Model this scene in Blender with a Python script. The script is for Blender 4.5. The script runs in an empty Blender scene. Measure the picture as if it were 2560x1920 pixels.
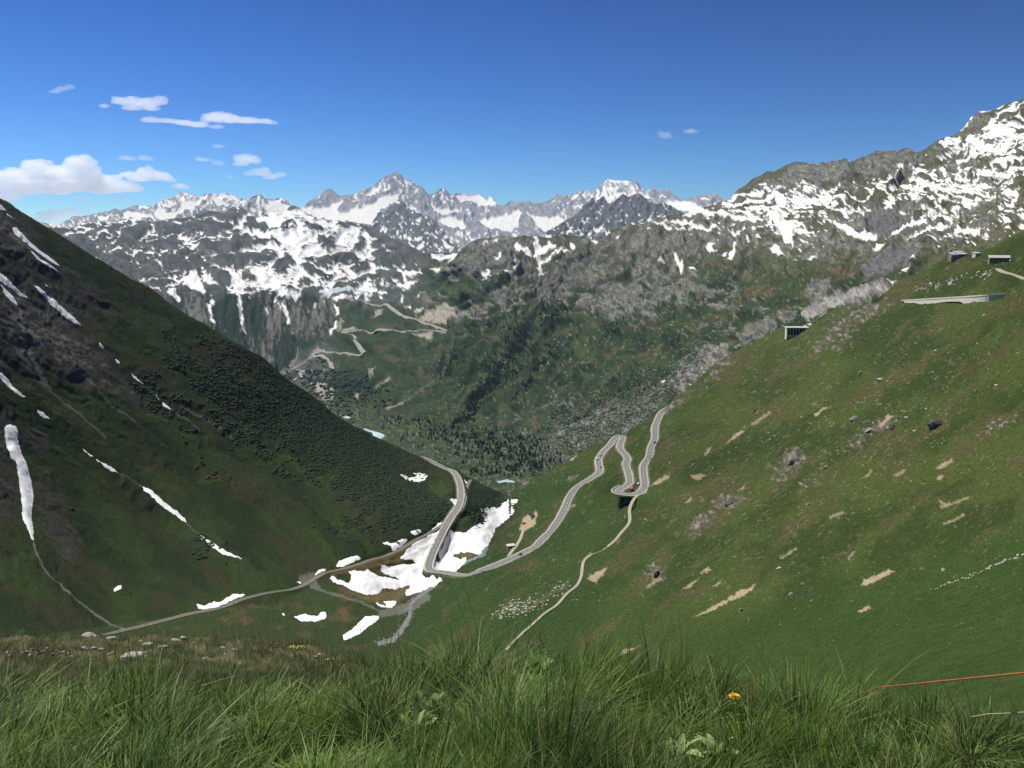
import bpy, math, random
import numpy as np
from mathutils import Vector

random.seed(7)
RNG = np.random.default_rng(7)
C = bpy.context.scene.collection
SC = bpy.context.scene

# ------------------------------------------------------------------ camera, sky, sun, exposure
F = 2173.0                     # focal length in photograph pixels (2560 wide)
PITCH = math.radians(8.76)
cam_d = bpy.data.cameras.new('camera')
cam = bpy.data.objects.new('camera', cam_d); C.objects.link(cam)
cam.location = (0, 0, 0)
cam.rotation_euler = (math.pi / 2 - PITCH, 0, 0)
cam_d.sensor_width = 36.0
cam_d.lens = F / 2560 * 36.0
cam_d.clip_start = 0.1
cam_d.clip_end = 400000
SC.camera = cam

SUN_EL = math.radians(56)
SUN_AZ = math.radians(-54)     # measured from +Y (view) towards +X ; negative = left
world = bpy.data.worlds.new('World'); SC.world = world
world.use_nodes = True
wn = world.node_tree.nodes; wl = world.node_tree.links
wn.clear()
wo = wn.new('ShaderNodeOutputWorld'); bg = wn.new('ShaderNodeBackground')
sky = wn.new('ShaderNodeTexSky'); sky.sky_type = 'NISHITA'; sky.sun_disc = False
sky.sun_elevation = SUN_EL; sky.sun_rotation = SUN_AZ
sky.altitude = 2400; sky.air_density = 1.0; sky.dust_density = 0.3; sky.ozone_density = 3.0
bg.inputs['Strength'].default_value = 0.050
hs = wn.new('ShaderNodeHueSaturation'); hs.inputs['Saturation'].default_value = 1.12; hs.inputs['Value'].default_value = 1.0
gm = wn.new('ShaderNodeGamma'); gm.inputs[1].default_value = 2.0
vm = wn.new('ShaderNodeVectorMath'); vm.operation = 'MULTIPLY'; vm.inputs[1].default_value = (.215, .228, .222)
wl.new(sky.outputs[0], hs.inputs['Color']); wl.new(hs.outputs[0], gm.inputs[0]); wl.new(gm.outputs[0], vm.inputs[0]); wl.new(vm.outputs[0], bg.inputs[0]); wl.new(bg.outputs[0], wo.inputs[0])

sun_d = bpy.data.lights.new('sun', 'SUN'); sun = bpy.data.objects.new('sun', sun_d); C.objects.link(sun)
sun_d.energy = 4.8; sun_d.angle = math.radians(0.5); sun_d.color = (1.0, 0.95, 0.87)
sdir = Vector((math.sin(SUN_AZ) * math.cos(SUN_EL), math.cos(SUN_AZ) * math.cos(SUN_EL), math.sin(SUN_EL)))
sun.rotation_euler = sdir.to_track_quat('Z', 'Y').to_euler()
sun.location = (-50, 20, 80)

SC.view_settings.view_transform = 'Standard'
SC.view_settings.look = 'None'
SC.view_settings.exposure = 0.4
SC.view_settings.gamma = 1.0
SC.view_settings.use_curve_mapping = False
try:
    SC.cycles.volume_bounces = 24
    SC.cycles.max_bounces = 24
    SC.cycles.transparent_max_bounces = 8
except Exception:
    pass

# ------------------------------------------------------------------ noise
_p = RNG.permutation(256).astype(np.int64); _p = np.concatenate([_p, _p, _p])
_a = RNG.random(256) * 2 * np.pi
_g2 = np.stack([np.cos(_a), np.sin(_a)], 1)

def n2(x, y, seed=0):
    x = np.asarray(x, float) + seed * 17.31; y = np.asarray(y, float) + seed * 9.73
    xi = np.floor(x).astype(np.int64); yi = np.floor(y).astype(np.int64)
    xf = x - xi; yf = y - yi
    u = xf * xf * xf * (xf * (xf * 6 - 15) + 10); w = yf * yf * yf * (yf * (yf * 6 - 15) + 10)
    def gr(ix, iy, dx, dy):
        h = _p[(_p[ix & 255] + iy) & 255]
        g = _g2[h]
        return g[..., 0] * dx + g[..., 1] * dy
    a = gr(xi, yi, xf, yf); b = gr(xi + 1, yi, xf - 1, yf)
    c = gr(xi, yi + 1, xf, yf - 1); d = gr(xi + 1, yi + 1, xf - 1, yf - 1)
    return ((a + (b - a) * u) * (1 - w) + (c + (d - c) * u) * w) * 1.5

def fbm(x, y, o=4, seed=0, gain=0.5, lac=2.07):
    s = 0; a = 1; t = 0
    for i in range(o):
        s = s + a * n2(x, y, seed + i * 3); t += a
        x = x * lac; y = y * lac; a *= gain
    return s / t * 1.4

def ridged(x, y, o=5, seed=0, gain=0.55, lac=2.05):
    s = 0; a = 1; t = 0; w = 1
    for i in range(o):
        n = (1 - np.abs(n2(x, y, seed + i * 5)) * 1.6); n = np.clip(n, 0, 1) ** 2
        s = s + a * n * w; t += a; w = np.clip(n * 1.3, 0, 1)
        x = x * lac; y = y * lac; a *= gain
    return s / t

def billow(x, y, o=4, seed=0, gain=0.5, lac=2.05):
    s = 0; a = 1; t = 0
    for i in range(o):
        s = s + a * np.abs(n2(x, y, seed + i * 7)) * 1.8; t += a
        x = x * lac; y = y * lac; a *= gain
    return s / t

def sm(a, b, x):
    t = np.clip((x - a) / (b - a), 0, 1); return t * t * (3 - 2 * t)

# ------------------------------------------------------------------ projection of sight lines
cp, sp = math.cos(PITCH), math.sin(PITCH)
def ray(u, v):
    a = (np.asarray(u, float) - 1280) / F; b = (960 - np.asarray(v, float)) / F
    return a, cp + b * sp, -sp + b * cp
def P3(u, v, Y):
    a, dy, dz = ray(u, v); k = Y / dy
    return np.stack(np.broadcast_arrays(a * k, Y + 0 * a, dz * k), -1)

def tps(pts, smooth=1e-4):
    p = np.array(pts, float); n = len(p); S = 400.0
    X = p[:, :2] / S; val = np.log(p[:, 2])
    def K(r2): return 0.5 * r2 * np.log(r2 + 1e-12)
    r2 = ((X[:, None] - X[None]) ** 2).sum(-1)
    A = np.zeros((n + 3, n + 3)); A[:n, :n] = K(r2) + np.eye(n) * smooth * 10
    A[:n, n] = 1; A[:n, n + 1:] = X; A[n, :n] = 1; A[n + 1:, :n] = X.T
    w = np.linalg.solve(A, np.concatenate([val, [0, 0, 0]]))
    def f(u, v):
        u = np.asarray(u, float) / S; v = np.asarray(v, float) / S
        r = w[n] + w[n + 1] * u + w[n + 2] * v
        for i in range(n):
            r = r + w[i] * K((u - X[i, 0]) ** 2 + (v - X[i, 1]) ** 2)
        return np.exp(r)
    return f

def lin(poly):
    a = np.array(poly, float)
    return lambda u: np.interp(u, a[:, 0], a[:, 1])

# ------------------------------------------------------------------ mesh helpers
def mesh_np(name, V, Fq, cols=None, smooth=True, mats=()):
    me = bpy.data.meshes.new(name)
    V = np.ascontiguousarray(V, dtype=np.float32); Fq = np.ascontiguousarray(Fq, dtype=np.int32)
    k = Fq.shape[1]; n = len(Fq)
    me.vertices.add(len(V)); me.vertices.foreach_set('co', V.ravel())
    me.loops.add(n * k); me.loops.foreach_set('vertex_index', Fq.ravel())
    me.polygons.add(n)
    me.polygons.foreach_set('loop_start', np.arange(0, n * k, k, dtype=np.int32))
    me.polygons.foreach_set('loop_total', np.full(n, k, dtype=np.int32))
    me.polygons.foreach_set('use_smooth', np.full(n, smooth, dtype=bool))
    if cols is not None:
        at = me.attributes.new('Col', 'FLOAT_COLOR', 'POINT')
        c = np.ones((len(V), 4), np.float32); c[:, :3] = cols
        at.data.foreach_set('color', c.ravel())
    for m in mats: me.materials.append(m)
    me.update(calc_edges=True)
    return me

def link(name, me, parent=None, **props):
    o = bpy.data.objects.new(name, me); C.objects.link(o)
    if parent is not None: o.parent = parent
    for k, v in props.items():
        if v is not None: o[k] = v
    return o

# ------------------------------------------------------------------ materials
def mat(name, color=(.5, .5, .5), rough=.8, attr=False, noise=None, spec=.2, metal=0, bump=None, transl=0):
    m = bpy.data.materials.new(name); m.use_nodes = True
    nt = m.node_tree; b = nt.nodes['Principled BSDF']
    b.inputs['Roughness'].default_value = rough
    b.inputs['Metallic'].default_value = metal
    b.inputs['Specular IOR Level'].default_value = spec
    if attr:
        a = nt.nodes.new('ShaderNodeAttribute'); a.attribute_name = 'Col'; src = a.outputs['Color']
    else:
        r = nt.nodes.new('ShaderNodeRGB'); r.outputs[0].default_value = (*color, 1); src = r.outputs[0]
    tc = nt.nodes.new('ShaderNodeTexCoord')
    if noise:
        sc, amt = noise
        t = nt.nodes.new('ShaderNodeTexNoise'); t.inputs['Scale'].default_value = sc; t.inputs['Detail'].default_value = 5
        nt.links.new(tc.outputs['Object'], t.inputs['Vector'])
        mr = nt.nodes.new('ShaderNodeMapRange'); mr.inputs['From Min'].default_value = .25; mr.inputs['From Max'].default_value = .75
        mr.inputs['To Min'].default_value = 1 - amt; mr.inputs['To Max'].default_value = 1 + amt
        nt.links.new(t.outputs['Fac'], mr.inputs['Value'])
        mx = nt.nodes.new('ShaderNodeVectorMath'); mx.operation = 'SCALE'
        nt.links.new(src, mx.inputs[0]); nt.links.new(mr.outputs[0], mx.inputs['Scale']); src = mx.outputs[0]
    if bump:
        sc, st, di = bump
        t = nt.nodes.new('ShaderNodeTexNoise'); t.inputs['Scale'].default_value = sc; t.inputs['Detail'].default_value = 6
        nt.links.new(tc.outputs['Object'], t.inputs['Vector'])
        bm_ = nt.nodes.new('ShaderNodeBump'); bm_.inputs['Strength'].default_value = st; bm_.inputs['Distance'].default_value = di
        nt.links.new(t.outputs['Fac'], bm_.inputs['Height']); nt.links.new(bm_.outputs[0], b.inputs['Normal'])
    nt.links.new(src, b.inputs['Base Color'])
    if transl:
        tr = nt.nodes.new('ShaderNodeBsdfTranslucent'); ms = nt.nodes.new('ShaderNodeMixShader'); ms.inputs[0].default_value = transl
        nt.links.new(src, tr.inputs['Color']); out = nt.nodes['Material Output']
        nt.links.new(b.outputs[0], ms.inputs[1]); nt.links.new(tr.outputs[0], ms.inputs[2]); nt.links.new(ms.outputs[0], out.inputs['Surface'])
    return m

M_FAR = mat('far_rock_and_ice', attr=True, rough=.95, spec=.05, noise=(.01, .12))
M_MID = mat('mountain_ground', attr=True, rough=.95, spec=.05, noise=(.08, .2))
M_NEAR = mat('alpine_meadow', attr=True, rough=.95, spec=.05, noise=(.6, .25))
M_SNOW = mat('old_snow', (.80, .81, .82), rough=.7, spec=.2, noise=(.08, .06), bump=(.5, .15, .4))

# ------------------------------------------------------------------ image-traced terrain sheets
class Sheet:
    """A hillside surface: grid points laid along sight lines at their own distances, with relief."""
    def __init__(s, u0, u1, du, top, bot, depth, nback=8, back=.25, drop=.7):
        s.u = np.arange(u0, u1 + du, du, dtype=float); s.du = du
        s.top = top(s.u); s.bot = bot(s.u) if callable(bot) else np.full_like(s.u, bot)
        s.nf = int(np.ceil((s.bot - s.top).max() / du / 1.0)) + 1
        s.nb = nback
        T = np.linspace(0, 1, s.nf)[:, None]
        s.V = s.top[None] * (1 - T) + s.bot[None] * T
        s.U = np.broadcast_to(s.u[None], s.V.shape).copy()
        s.Y = depth(s.U, s.V)
        s.P = P3(s.U, s.V, s.Y)
        # far side of the ridge
        k = (np.arange(nback, 0, -1) / nback) ** 1.8
        Pt = s.P[0]; Yt = s.Y[0]
        bk = []
        for q in k:
            d = q * back * Yt
            z = Pt[:, 2] + Pt[:, 2] / Yt * d - d * drop
            bk.append(np.stack([Pt[:, 0] * (1 + d / Yt), Yt + d, z], -1))
        s.P = np.concatenate([np.array(bk), s.P], 0)
        vb = np.concatenate([np.array([s.top - (i + 1) * du for i in range(nback)][::-1]), s.V], 0)
        s.Vx = vb; s.Ux = np.concatenate([np.repeat(s.U[:1], nback, 0), s.U], 0)
        s.Yx = s.P[..., 1]
        s.px = s.Yx / F
        s.normals()
        s.N0 = s.N.copy()
    def normals(s):
        gu = np.gradient(s.P, axis=1); gv = np.gradient(s.P, axis=0)
        n = np.cross(gv, gu)
        s.N = n / (np.linalg.norm(n, axis=-1, keepdims=True) + 1e-12)
    def displace(s, hpx):
        s.P = s.P + s.N0 * (hpx * s.px)[..., None]
        s.normals()
    def at(s, u, v):
        """surface point seen in direction (u,v)"""
        u = np.asarray(u, float); v = np.asarray(v, float)
        c = np.clip((u - s.u[0]) / s.du, 0, len(s.u) - 1.001); ci = c.astype(int); cf = c - ci
        tp = np.interp(u, s.u, s.top); bt = np.interp(u, s.u, s.bot)
        r = np.clip((v - tp) / (bt - tp), 0, .9999) * (s.nf - 1) + s.nb
        ri = r.astype(int); rf = r - ri
        cf = cf[..., None]; rf = rf[..., None]
        return (s.P[ri, ci] * (1 - cf) + s.P[ri, ci + 1] * cf) * (1 - rf) + (s.P[ri + 1, ci] * (1 - cf) + s.P[ri + 1, ci + 1] * cf) * rf
    def build(s, col, parts, material):
        """parts: list of (name, mask over vertices->bool on faces)"""
        R, Cn = s.Ux.shape
        idx = np.arange(R * Cn).reshape(R, Cn)
        q = np.stack([idx[:-1, :-1], idx[1:, :-1], idx[1:, 1:], idx[:-1, 1:]], -1).reshape(-1, 4)
        reg = s.region[:-1, :-1].ravel() if hasattr(s, 'region') else np.zeros(len(q), int)
        Vf = s.P.reshape(-1, 3); Cf = col.reshape(-1, 3); Nf = s.N.reshape(-1, 3)
        out = []
        for i, (name, props) in enumerate(parts):
            f = q[reg == i]
            if not len(f): continue
            used, inv = np.unique(f, return_inverse=True)
            me = mesh_np(name, Vf[used], inv.reshape(-1, 4), Cf[used], mats=[material])
            try: me.normals_split_custom_set_from_vertices([tuple(x) for x in Nf[used].tolist()]) if False else None
            except Exception: pass
            out.append(link(name, me, **props))
        return out

def segdist(U, V, pts):
    d = np.full(U.shape, 1e9)
    p = np.array(pts, float)
    for i in range(len(p) - 1):
        a = p[i]; b = p[i + 1]; ab = b - a; L = (ab ** 2).sum() + 1e-9
        t = np.clip(((U - a[0]) * ab[0] + (V - a[1]) * ab[1]) / L, 0, 1)
        d = np.minimum(d, np.hypot(U - a[0] - t * ab[0], V - a[1] - t * ab[1]))
    return d
def inside(U, V, poly):
    r = np.zeros(U.shape, bool); p = np.array(poly, float); n = len(p)
    for i in range(n):
        x1, y1 = p[i]; x2, y2 = p[(i + 1) % n]
        if y1 == y2: continue
        c = ((y1 > V) != (y2 > V)) & (U < (x2 - x1) * (V - y1) / (y2 - y1) + x1)
        r ^= c
    return r
def sdist(U, V, poly):
    d = segdist(U, V, list(poly) + [poly[0]])
    return np.where(inside(U, V, poly), d, -d)

def paint_poly(A, U, V, poly, val=1.0, soft=2.0, mode='max', warp=None):
    p = np.array(poly, float); m = soft + 12
    ok = (U > p[:, 0].min() - m) & (U < p[:, 0].max() + m) & (V > p[:, 1].min() - m) & (V < p[:, 1].max() + m)
    if not ok.any(): return
    u = U[ok]; v = V[ok]
    if warp: w, sc = warp; du = n2(u / sc, v / sc, 3) * w; dv = n2(u / sc, v / sc, 9) * w; u = u + du; v = v + dv
    k = sm(-soft, soft, sdist(u, v, poly)) * val
    A[ok] = np.maximum(A[ok], k) if mode == 'max' else A[ok] * (1 - k)
def paint_line(A, U, V, pts, w, val=1.0, soft=1.5, warp=None):
    p = np.array(pts, float); m = w + soft + 12
    ok = (U > p[:, 0].min() - m) & (U < p[:, 0].max() + m) & (V > p[:, 1].min() - m) & (V < p[:, 1].max() + m)
    if not ok.any(): return
    u = U[ok]; v = V[ok]
    if warp: ww, sc = warp; du = n2(u / sc, v / sc, 3) * ww; dv = n2(u / sc, v / sc, 9) * ww; u = u + du; v = v + dv
    d = segdist(u, v, pts)
    A[ok] = np.maximum(A[ok], (1 - sm(w - soft, w + soft, d)) * val)
def blob(U, V, u, v, ru, rv, ang=0):
    a = math.radians(ang); x = U - u; y = V - v
    X = x * math.cos(a) + y * math.sin(a); Yy = -x * math.sin(a) + y * math.cos(a)
    return np.clip(1.0 - ((X / ru) ** 2 + (Yy / rv) ** 2) * .5, 0, 1) ** 1.0
def blobs(U, V, L):
    A = np.zeros(U.shape)
    for b in L:
        val = b[5]; A = np.maximum(A, blob(U, V, *b[:5]) * val)
    return A
def mix(a, b, t): return a * (1 - t[..., None]) + np.asarray(b) * t[..., None]
def rot(U, V, ang):
    a = math.radians(ang); return U * math.cos(a) + V * math.sin(a), -U * math.sin(a) + V * math.cos(a)
def Z(ox, oy, s, pts): return [(ox + x / s, oy + y / s) for x, y in pts]
# ------------------------------------------------------------------ far ranges
far_sil = [(-300,600),(-100,580),(60,560),(97,552),(118,556),(146,559),(180,540),(243,531),(274,526),(288,519),(302,525),(312,521),(330,512),(375,512),(382,516),(392,505),(410,497),(437,490),(448,478),(486,485),(500,491),(512,483),(521,479),(538,483),(555,481),(578,481),(597,495),(610,493),(621,495),(635,488),(645,484),(660,485),(667,495),(687,495),(698,492),(715,497),(735,513),(750,516),(760,516),(770,504),(802,484),(812,474),(819,471),(831,472),(843,484),(851,488),(869,484),(886,484),(898,475),(918,469),(932,462),(955,443),(967,435),(980,431),(990,427),(1002,433),(1013,445),(1028,448),(1045,461),(1057,467),(1071,484),(1086,482),(1096,474),(1106,468),(1117,472),(1129,485),(1146,481),(1170,485),(1185,483),(1196,482),(1213,495),(1224,489),(1233,495),(1246,510),(1262,510),(1275,500),(1289,506),(1303,501),(1325,500),(1332,506),(1358,503),(1375,497),(1396,482),(1404,490),(1425,485),(1445,474),(1471,475),(1480,484),(1494,468),(1520,445),(1535,449),(1546,449),(1558,449),(1569,449),(1578,455),(1587,448),(1595,454),(1613,477),(1627,469),(1645,472),(1668,471),(1685,485),(1705,497),(1723,495),(1726,490),(1766,484),(1792,481),(1801,494),(1812,498),(1900,520),(2100,560)]
fY = tps([(-300,600,15000),(100,552,16000),(450,478,19000),(800,480,22000),(990,427,23000),(1200,490,24000),(1550,450,25000),(1800,490,22000),(2100,560,20000),
          (-300,700,13500),(100,640,13000),(450,600,15500),(800,600,18500),(1000,600,18500),(1200,600,18500),(1550,600,20000),(1800,600,19000),(2100,700,18000)])
f = Sheet(-300, 2100, 2.5, lin(far_sil), 690, fY)
U, V = f.Ux, f.Vx
topv = f.top[None] + 0 * V; dep = V - topv
wu = U + fbm(U/40, V/40, 3, 5)*10; wv = V + fbm(U/40, V/40, 3, 8)*10
ru, rv_ = rot(wu, wv, 25)
ru2, rv2 = rot(wu, wv, -35)
rib = ridged(ru/34, rv_/60, 5, 11) * .6 + ridged(ru2/26, rv2/70, 5, 17) * .5
fine = fbm(U/7, V/9, 3, 30)
# glaciers and neve, traced
gl = np.zeros(U.shape)
G = [Z(640,400,3.456,p) for p in [
  [(380,400),(560,400),(600,410),(650,370),(740,340),(760,370),(700,420),(720,460),(800,440),(890,370),(880,420),(1000,360),(1130,290),(1235,300),(1210,380),(1110,400),(1040,450),(1140,470),(1110,540),(1040,580),(900,545),(700,520),(540,490),(440,460)],
  [(945,300),(1080,180),(1060,250),(980,320)],[(1280,170),(1320,165),(1310,230),(1285,230)],
  [(1260,380),(1350,390),(1470,480),(1540,560),(1560,620),(1450,560),(1330,450)],
  [(1500,340),(1560,400),(1700,430),(1740,400),(1750,440),(1650,460),(1540,440)],
  [(1570,510),(1700,475),(1800,520),(1800,590),(1700,580),(1640,570)],
  [(1700,290),(1830,300),(1920,288),(1990,335),(2020,312),(2095,380),(1990,390),(1920,400),(1900,340),(1760,350)],
  [(1920,520),(2060,490),(2212,450),(2212,610),(2060,590),(1980,570)],
  [(80,370),(180,330),(280,400),(200,450),(80,480)],[(0,400),(30,400),(30,420),(0,420)]]]
G += [Z(1280,400,3.456,p) for p in [
  [(0,440),(50,420),(80,460),(40,570),(0,600)],[(110,460),(300,490),(380,470),(450,500),(400,570),(290,620),(240,600),(180,520)],
  [(870,430),(920,385),(960,390),(960,430),(900,450)],[(1000,430),(1090,350),(1160,390),(1200,450),(1240,500),(1110,540),(1080,470)],
  [(1310,345),(1530,350),(1640,400),(1640,430),(1470,445),(1380,400)],[(1620,325),(1700,320),(1690,340),(1640,340)],[(1640,400),(1760,370),(1830,360),(1760,400)]]]
G += [Z(0,160,2.88,p) for p in [
  [(1130,1030),(1200,1035),(1190,1060),(1290,1060),(1300,1000),(1400,975),(1470,965),(1420,1010),(1300,1060),(1250,1110),(1150,1120),(1090,1060)],
  [(1300,920),(1440,950),(1380,950)],[(1510,925),(1560,960),(1620,990),(1680,1000),(1640,1030),(1560,1020)],[(1580,930),(1665,925),(1710,970),(1640,980)],
  [(1930,975),(1990,985),(2100,1050),(2000,1100),(1920,1070)],[(880,1060),(1000,1055),(1100,1085),(1130,1120),(1000,1110),(880,1100)],
  [(700,1095),(800,1080),(780,1110),(700,1125)],[(1000,1020),(1070,1020),(1080,1040),(1000,1040)]]]
for p in G: paint_poly(gl, U, V, p, 1, 1.5, warp=(5, 14))
streak = fbm(ru/6, rv_/22, 3, 41) + fbm(ru2/6, rv2/22, 3, 45)
dens = blobs(U, V, [(1540,490,90,60,0,.80),(990,480,110,70,0,.45),(1440,520,60,60,0,.45),(1200,500,60,40,0,.5),(1110,490,40,40,0,.5),(450,500,120,40,0,.75),(650,520,160,50,0,.55),(230,590,300,60,0,.62),(1200,600,160,30,0,.5),(560,500,60,40,0,.7)])
sn = np.maximum(gl, sm(.06, .16, streak*.62 + dens - .57 + (rib-.35)*-.5))
hp = rib * 11 * sm(-2, 30, dep+12) * (1 - gl*.85) + fine * 1.0*(1-gl)
hp = hp - 3.5
f.displace(hp * 1.0)
rock = np.array((.20,.205,.22)); rk2 = np.array((.29,.275,.26))
col = mix(np.broadcast_to(rock, U.shape+(3,)), rk2, sm(-.3,.4,fbm(U/20,V/14,3,60)))
col = col * (1 + .25*fine[...,None])
neve = mix(np.broadcast_to((.80,.78,.72), U.shape+(3,)), (.84,.84,.84), sm(30,-10,dep))
col = col*(1-sn[...,None]) + neve*sn[...,None]
f.region = np.zeros(U.shape, int)
f.build(col, [('far_mountain_range', dict(kind='structure', label='jagged far alpine range with glaciers on the horizon'))], M_FAR)

# nearer dark crags in front of the glaciers
def crag(sil, u0, u1, y0, y1, seed, label):
    s = Sheet(u0, u1, 2.5, lin(sil), 700, lambda u, v: y0 + (y1 - y0) * np.clip((v - 480) / 200, 0, 1))
    U, V = s.Ux, s.Vx
    wu = U + fbm(U/30, V/30, 3, seed)*8
    a, b = rot(wu, V, 30); c, d = rot(wu, V, -40)
    r = ridged(a/22, b/50, 5, seed+1)*.6 + ridged(c/18, d/60, 5, seed+4)*.5
    fi = fbm(U/6, V/8, 3, seed+9)
    st = fbm(a/7, b/20, 3, seed+12)+fbm(c/8, d/20, 3, seed+15)
    low = sm(520, 620, V)
    sn = sm(.10, .2, st*.6 - .28 + low*.30 - (r-.35)*.5)
    s.displace(r*10 - 3 + fi*1.0)
    col = mix(np.broadcast_to((.115,.12,.125), U.shape+(3,)), (.10,.115,.085), low*sm(-.1,.3,fbm(U/15,V/10,3,seed+20)))
    col = col*(1+.3*fi[...,None])
    col = col*(1-sn[...,None]) + np.array((.8,.8,.79))*sn[...,None]
    s.build(col, [('rocky_peak', dict(kind='structure', label=label))], M_FAR)
crag([(820,640),(880,600),(920,570),(947,530),(961,532),(975,516),(990,501),(999,498),(1010,510),(1025,522),(1050,533),(1075,540),(1091,556),(1120,590),(1149,622),(1180,650)], 820, 1180, 14000, 11000, 71, 'dark pyramid peak below the highest summit')
crag([(1290,640),(1330,610),(1370,580),(1400,562),(1436,540),(1470,505),(1482,492),(1492,500),(1508,492),(1520,507),(1535,504),(1558,484),(1569,492),(1580,490),(1592,482),(1605,490),(1621,498),(1640,512),(1656,507),(1680,518),(1700,528),(1720,545),(1760,570)], 1290, 1760, 12000, 10000, 91, 'dark toothed crags before the ice peak')

# ------------------------------------------------------------------ middle mountains and valley floor
mid_sil = [(-300,575),(0,575),(110,568),(170,570),(230,558),(290,556),(330,547),(380,556),(440,547),(480,540),(524,527),(560,532),(587,513),(605,520),(640,545),(683,530),(704,536),(724,519),(738,515),(750,524),(767,539),(790,545),(814,549),(842,552),(886,556),(915,563),(938,576),(958,585),(987,600),(1025,614),(1055,632),(1074,634),(1082,631),(1146,631),(1161,614),(1175,603),(1196,594),(1233,591),(1253,588),(1280,592),(1297,589),(1332,591),(1375,591),(1419,585),(1442,585),(1471,600),(1500,598),(1523,588),(1526,574),(1549,565),(1584,561),(1605,556),(1630,550),(1656,542),(1685,533),(1705,532),(1743,522),(1769,514),(1795,504),(1815,498),(1827,494),(1841,478),(1867,458),(1882,446),(1920,432),(1943,424),(1972,411),(1989,406),(2065,408),(2117,396),(2122,405),(2149,398),(2166,390),(2189,377),(2235,375),(2241,380),(2256,373),(2273,370),(2285,379),(2299,375),(2314,367),(2337,350),(2383,340),(2409,315),(2426,292),(2441,281),(2470,278),(2487,276),(2528,257),(2560,243),(2700,180),(2850,140)]
def floorY(v, z=-660): 
    a, dy, dz = ray(1280, v); return float(z / dz * dy)
ctl = [(-300,575,8000),(100,565,8600),(400,556,9000),(730,517,9000),(900,560,8800),(1000,605,8000),(1055,632,7200),
 (1110,632,5700),(1250,590,5200),(1450,590,4900),(1600,560,4900),(1800,500,5000),(1990,406,4500),(2270,370,4000),(2560,243,3300),(2850,140,2900),
 (-300,740,5800),(100,740,5900),(420,738,6000),(600,738,5900),(850,735,6300),(980,728,6300),(600,650,7200),(300,650,7200),(850,640,7600),
 (300,850,5300),(600,900,4900),(750,950,4550),(850,770,5700),(1000,800,5000),(1130,825,4500),(920,900,4450),(1080,900,4100),
 (1200,800,4300),(1200,950,3700),(1150,700,4950),(1400,800,4000),(1400,1000,3000),(1400,700,4450),(1600,700,3900),(1600,900,2900),(1600,1000,2450),(1800,600,4100),(1800,720,3100),(1800,800,2650),(1800,900,2200),
 (2000,500,3900),(2000,600,3100),(2000,750,2000),(2200,450,3400),(2200,580,2500),(2200,700,1600),(2400,400,3200),(2400,500,2500),(2400,620,1500),(2560,400,2600),(2560,560,1400),(2700,500,1500),(2850,400,1700)]
for (a, b) in [(400,1000),(650,980),(800,990),(900,1030),(1000,1060),(1100,1080),(1100,1130),(1200,1150),(1300,1160),(1250,1230),(1000,1200),(1300,1280)]: ctl.append((a, b, floorY(b)))
mY = tps(ctl)
mbot = lin([(-300,1000),(500,1000),(900,1200),(1100,1300),(1350,1300),(1700,1150),(2000,950),(2300,850),(2850,760)])
m = Sheet(-300, 2850, 3.0, lin(mid_sil), mbot, mY)
U, V = m.Ux, m.Vx
dep = V - m.top[None]
D = 1 - sm(1000, 1110, U - (V-640)*-.15)              # snowy dome side (left) vs green mountain (right)
rightness = sm(1500, 1900, U)
wu = U + fbm(U/70, V/50, 3, 101)*28; wv = V + fbm(U/70, V/50, 3, 104)*18
kx, ky = rot(wu, wv, -30); kx2, ky2 = rot(wu, wv, 9); upm = sm(-60, 60, (U-2330)*.55-(V-400))
knob = billow(wu/62, wv/40, 4, 110, gain=.40)*(1-rightness) + (billow(kx/62, ky/17, 3, 112, gain=.42)*upm + billow(kx2/56, ky2/20, 3, 114, gain=.42)*(1-upm))*rightness
knob2 = billow(wu/24, wv/13, 3, 120)
# cliffs under the plateau: vertical ribs
cliff = np.zeros(U.shape)
paint_poly(cliff, U, V, [(-300,760),(380,735),(440,728),(540,742),(640,735),(760,735),(840,742),(838,790),(820,850),(780,870),(720,900),(740,950),(640,1000),(400,1000),(-300,900)], 1, 8, warp=(14,40))
ribs = ridged(U/19 + fbm(U/60,V/60,2,140)*.7, V/170, 5, 141)
# bare rock amount on the green mountain
rk = blobs(U, V, [(1250,640,110,60,0,.9),(1150,660,70,40,0,.8),(1470,680,150,60,0,.75),(1560,760,120,50,10,1.15),(1700,720,150,50,10,.8),(1390,720,80,60,-50,.9),(1680,600,260,60,-8,.8),(1850,560,160,60,0,.8),(2050,600,200,50,0,.75),(1280,740,140,60,-30,.75),(1090,770,60,50,-30,.8),(1180,790,90,30,-20,.85),
   (2150,740,90,20,-18,1.1),(2060,760,80,22,-20,1.0),(1950,800,60,22,-20,1.1),(1830,800,120,40,-20,.6),(2000,470,130,25,0,1.1),(2230,410,70,30,0,1.1),(2300,560,250,60,0,.85),(2450,450,150,160,0,.85),(2470,300,70,40,0,1),
   (1400,1010,60,30,0,.7),(1310,1060,60,30,0,.55)])
for pl, am in [([(1448,1037),(1535,1000),(1587,1014),(1650,1005),(1700,960),(1720,960),(1660,1020),(1569,1085),(1529,1100),(1506,1140),(1396,1175),(1349,1124),(1367,1066)],.62),([(1685,952),(1697,906),(1778,854),(1835,848),(1824,890),(1800,930),(1743,970),(1690,1000)],1.15),([(1841,825),(1893,802),(1957,796),(1975,820),(1905,850),(1836,870)],1.05),([(2003,735),(2015,709),(2090,692),(2050,738)],1.1),([(1880,790),(2000,750),(2100,720),(2060,770),(1960,800)],.55)]:
    k = np.zeros(U.shape); paint_poly(k, U, V, pl, 1, 7, warp=(14,22)); rk = np.maximum(rk, k*am)
rocktex = fbm(wu/30, wv/22, 5, 150, gain=.62)
upper = sm(800,690,V)*sm(1080,1200,U)*sm(2600,2200,U)
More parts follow.
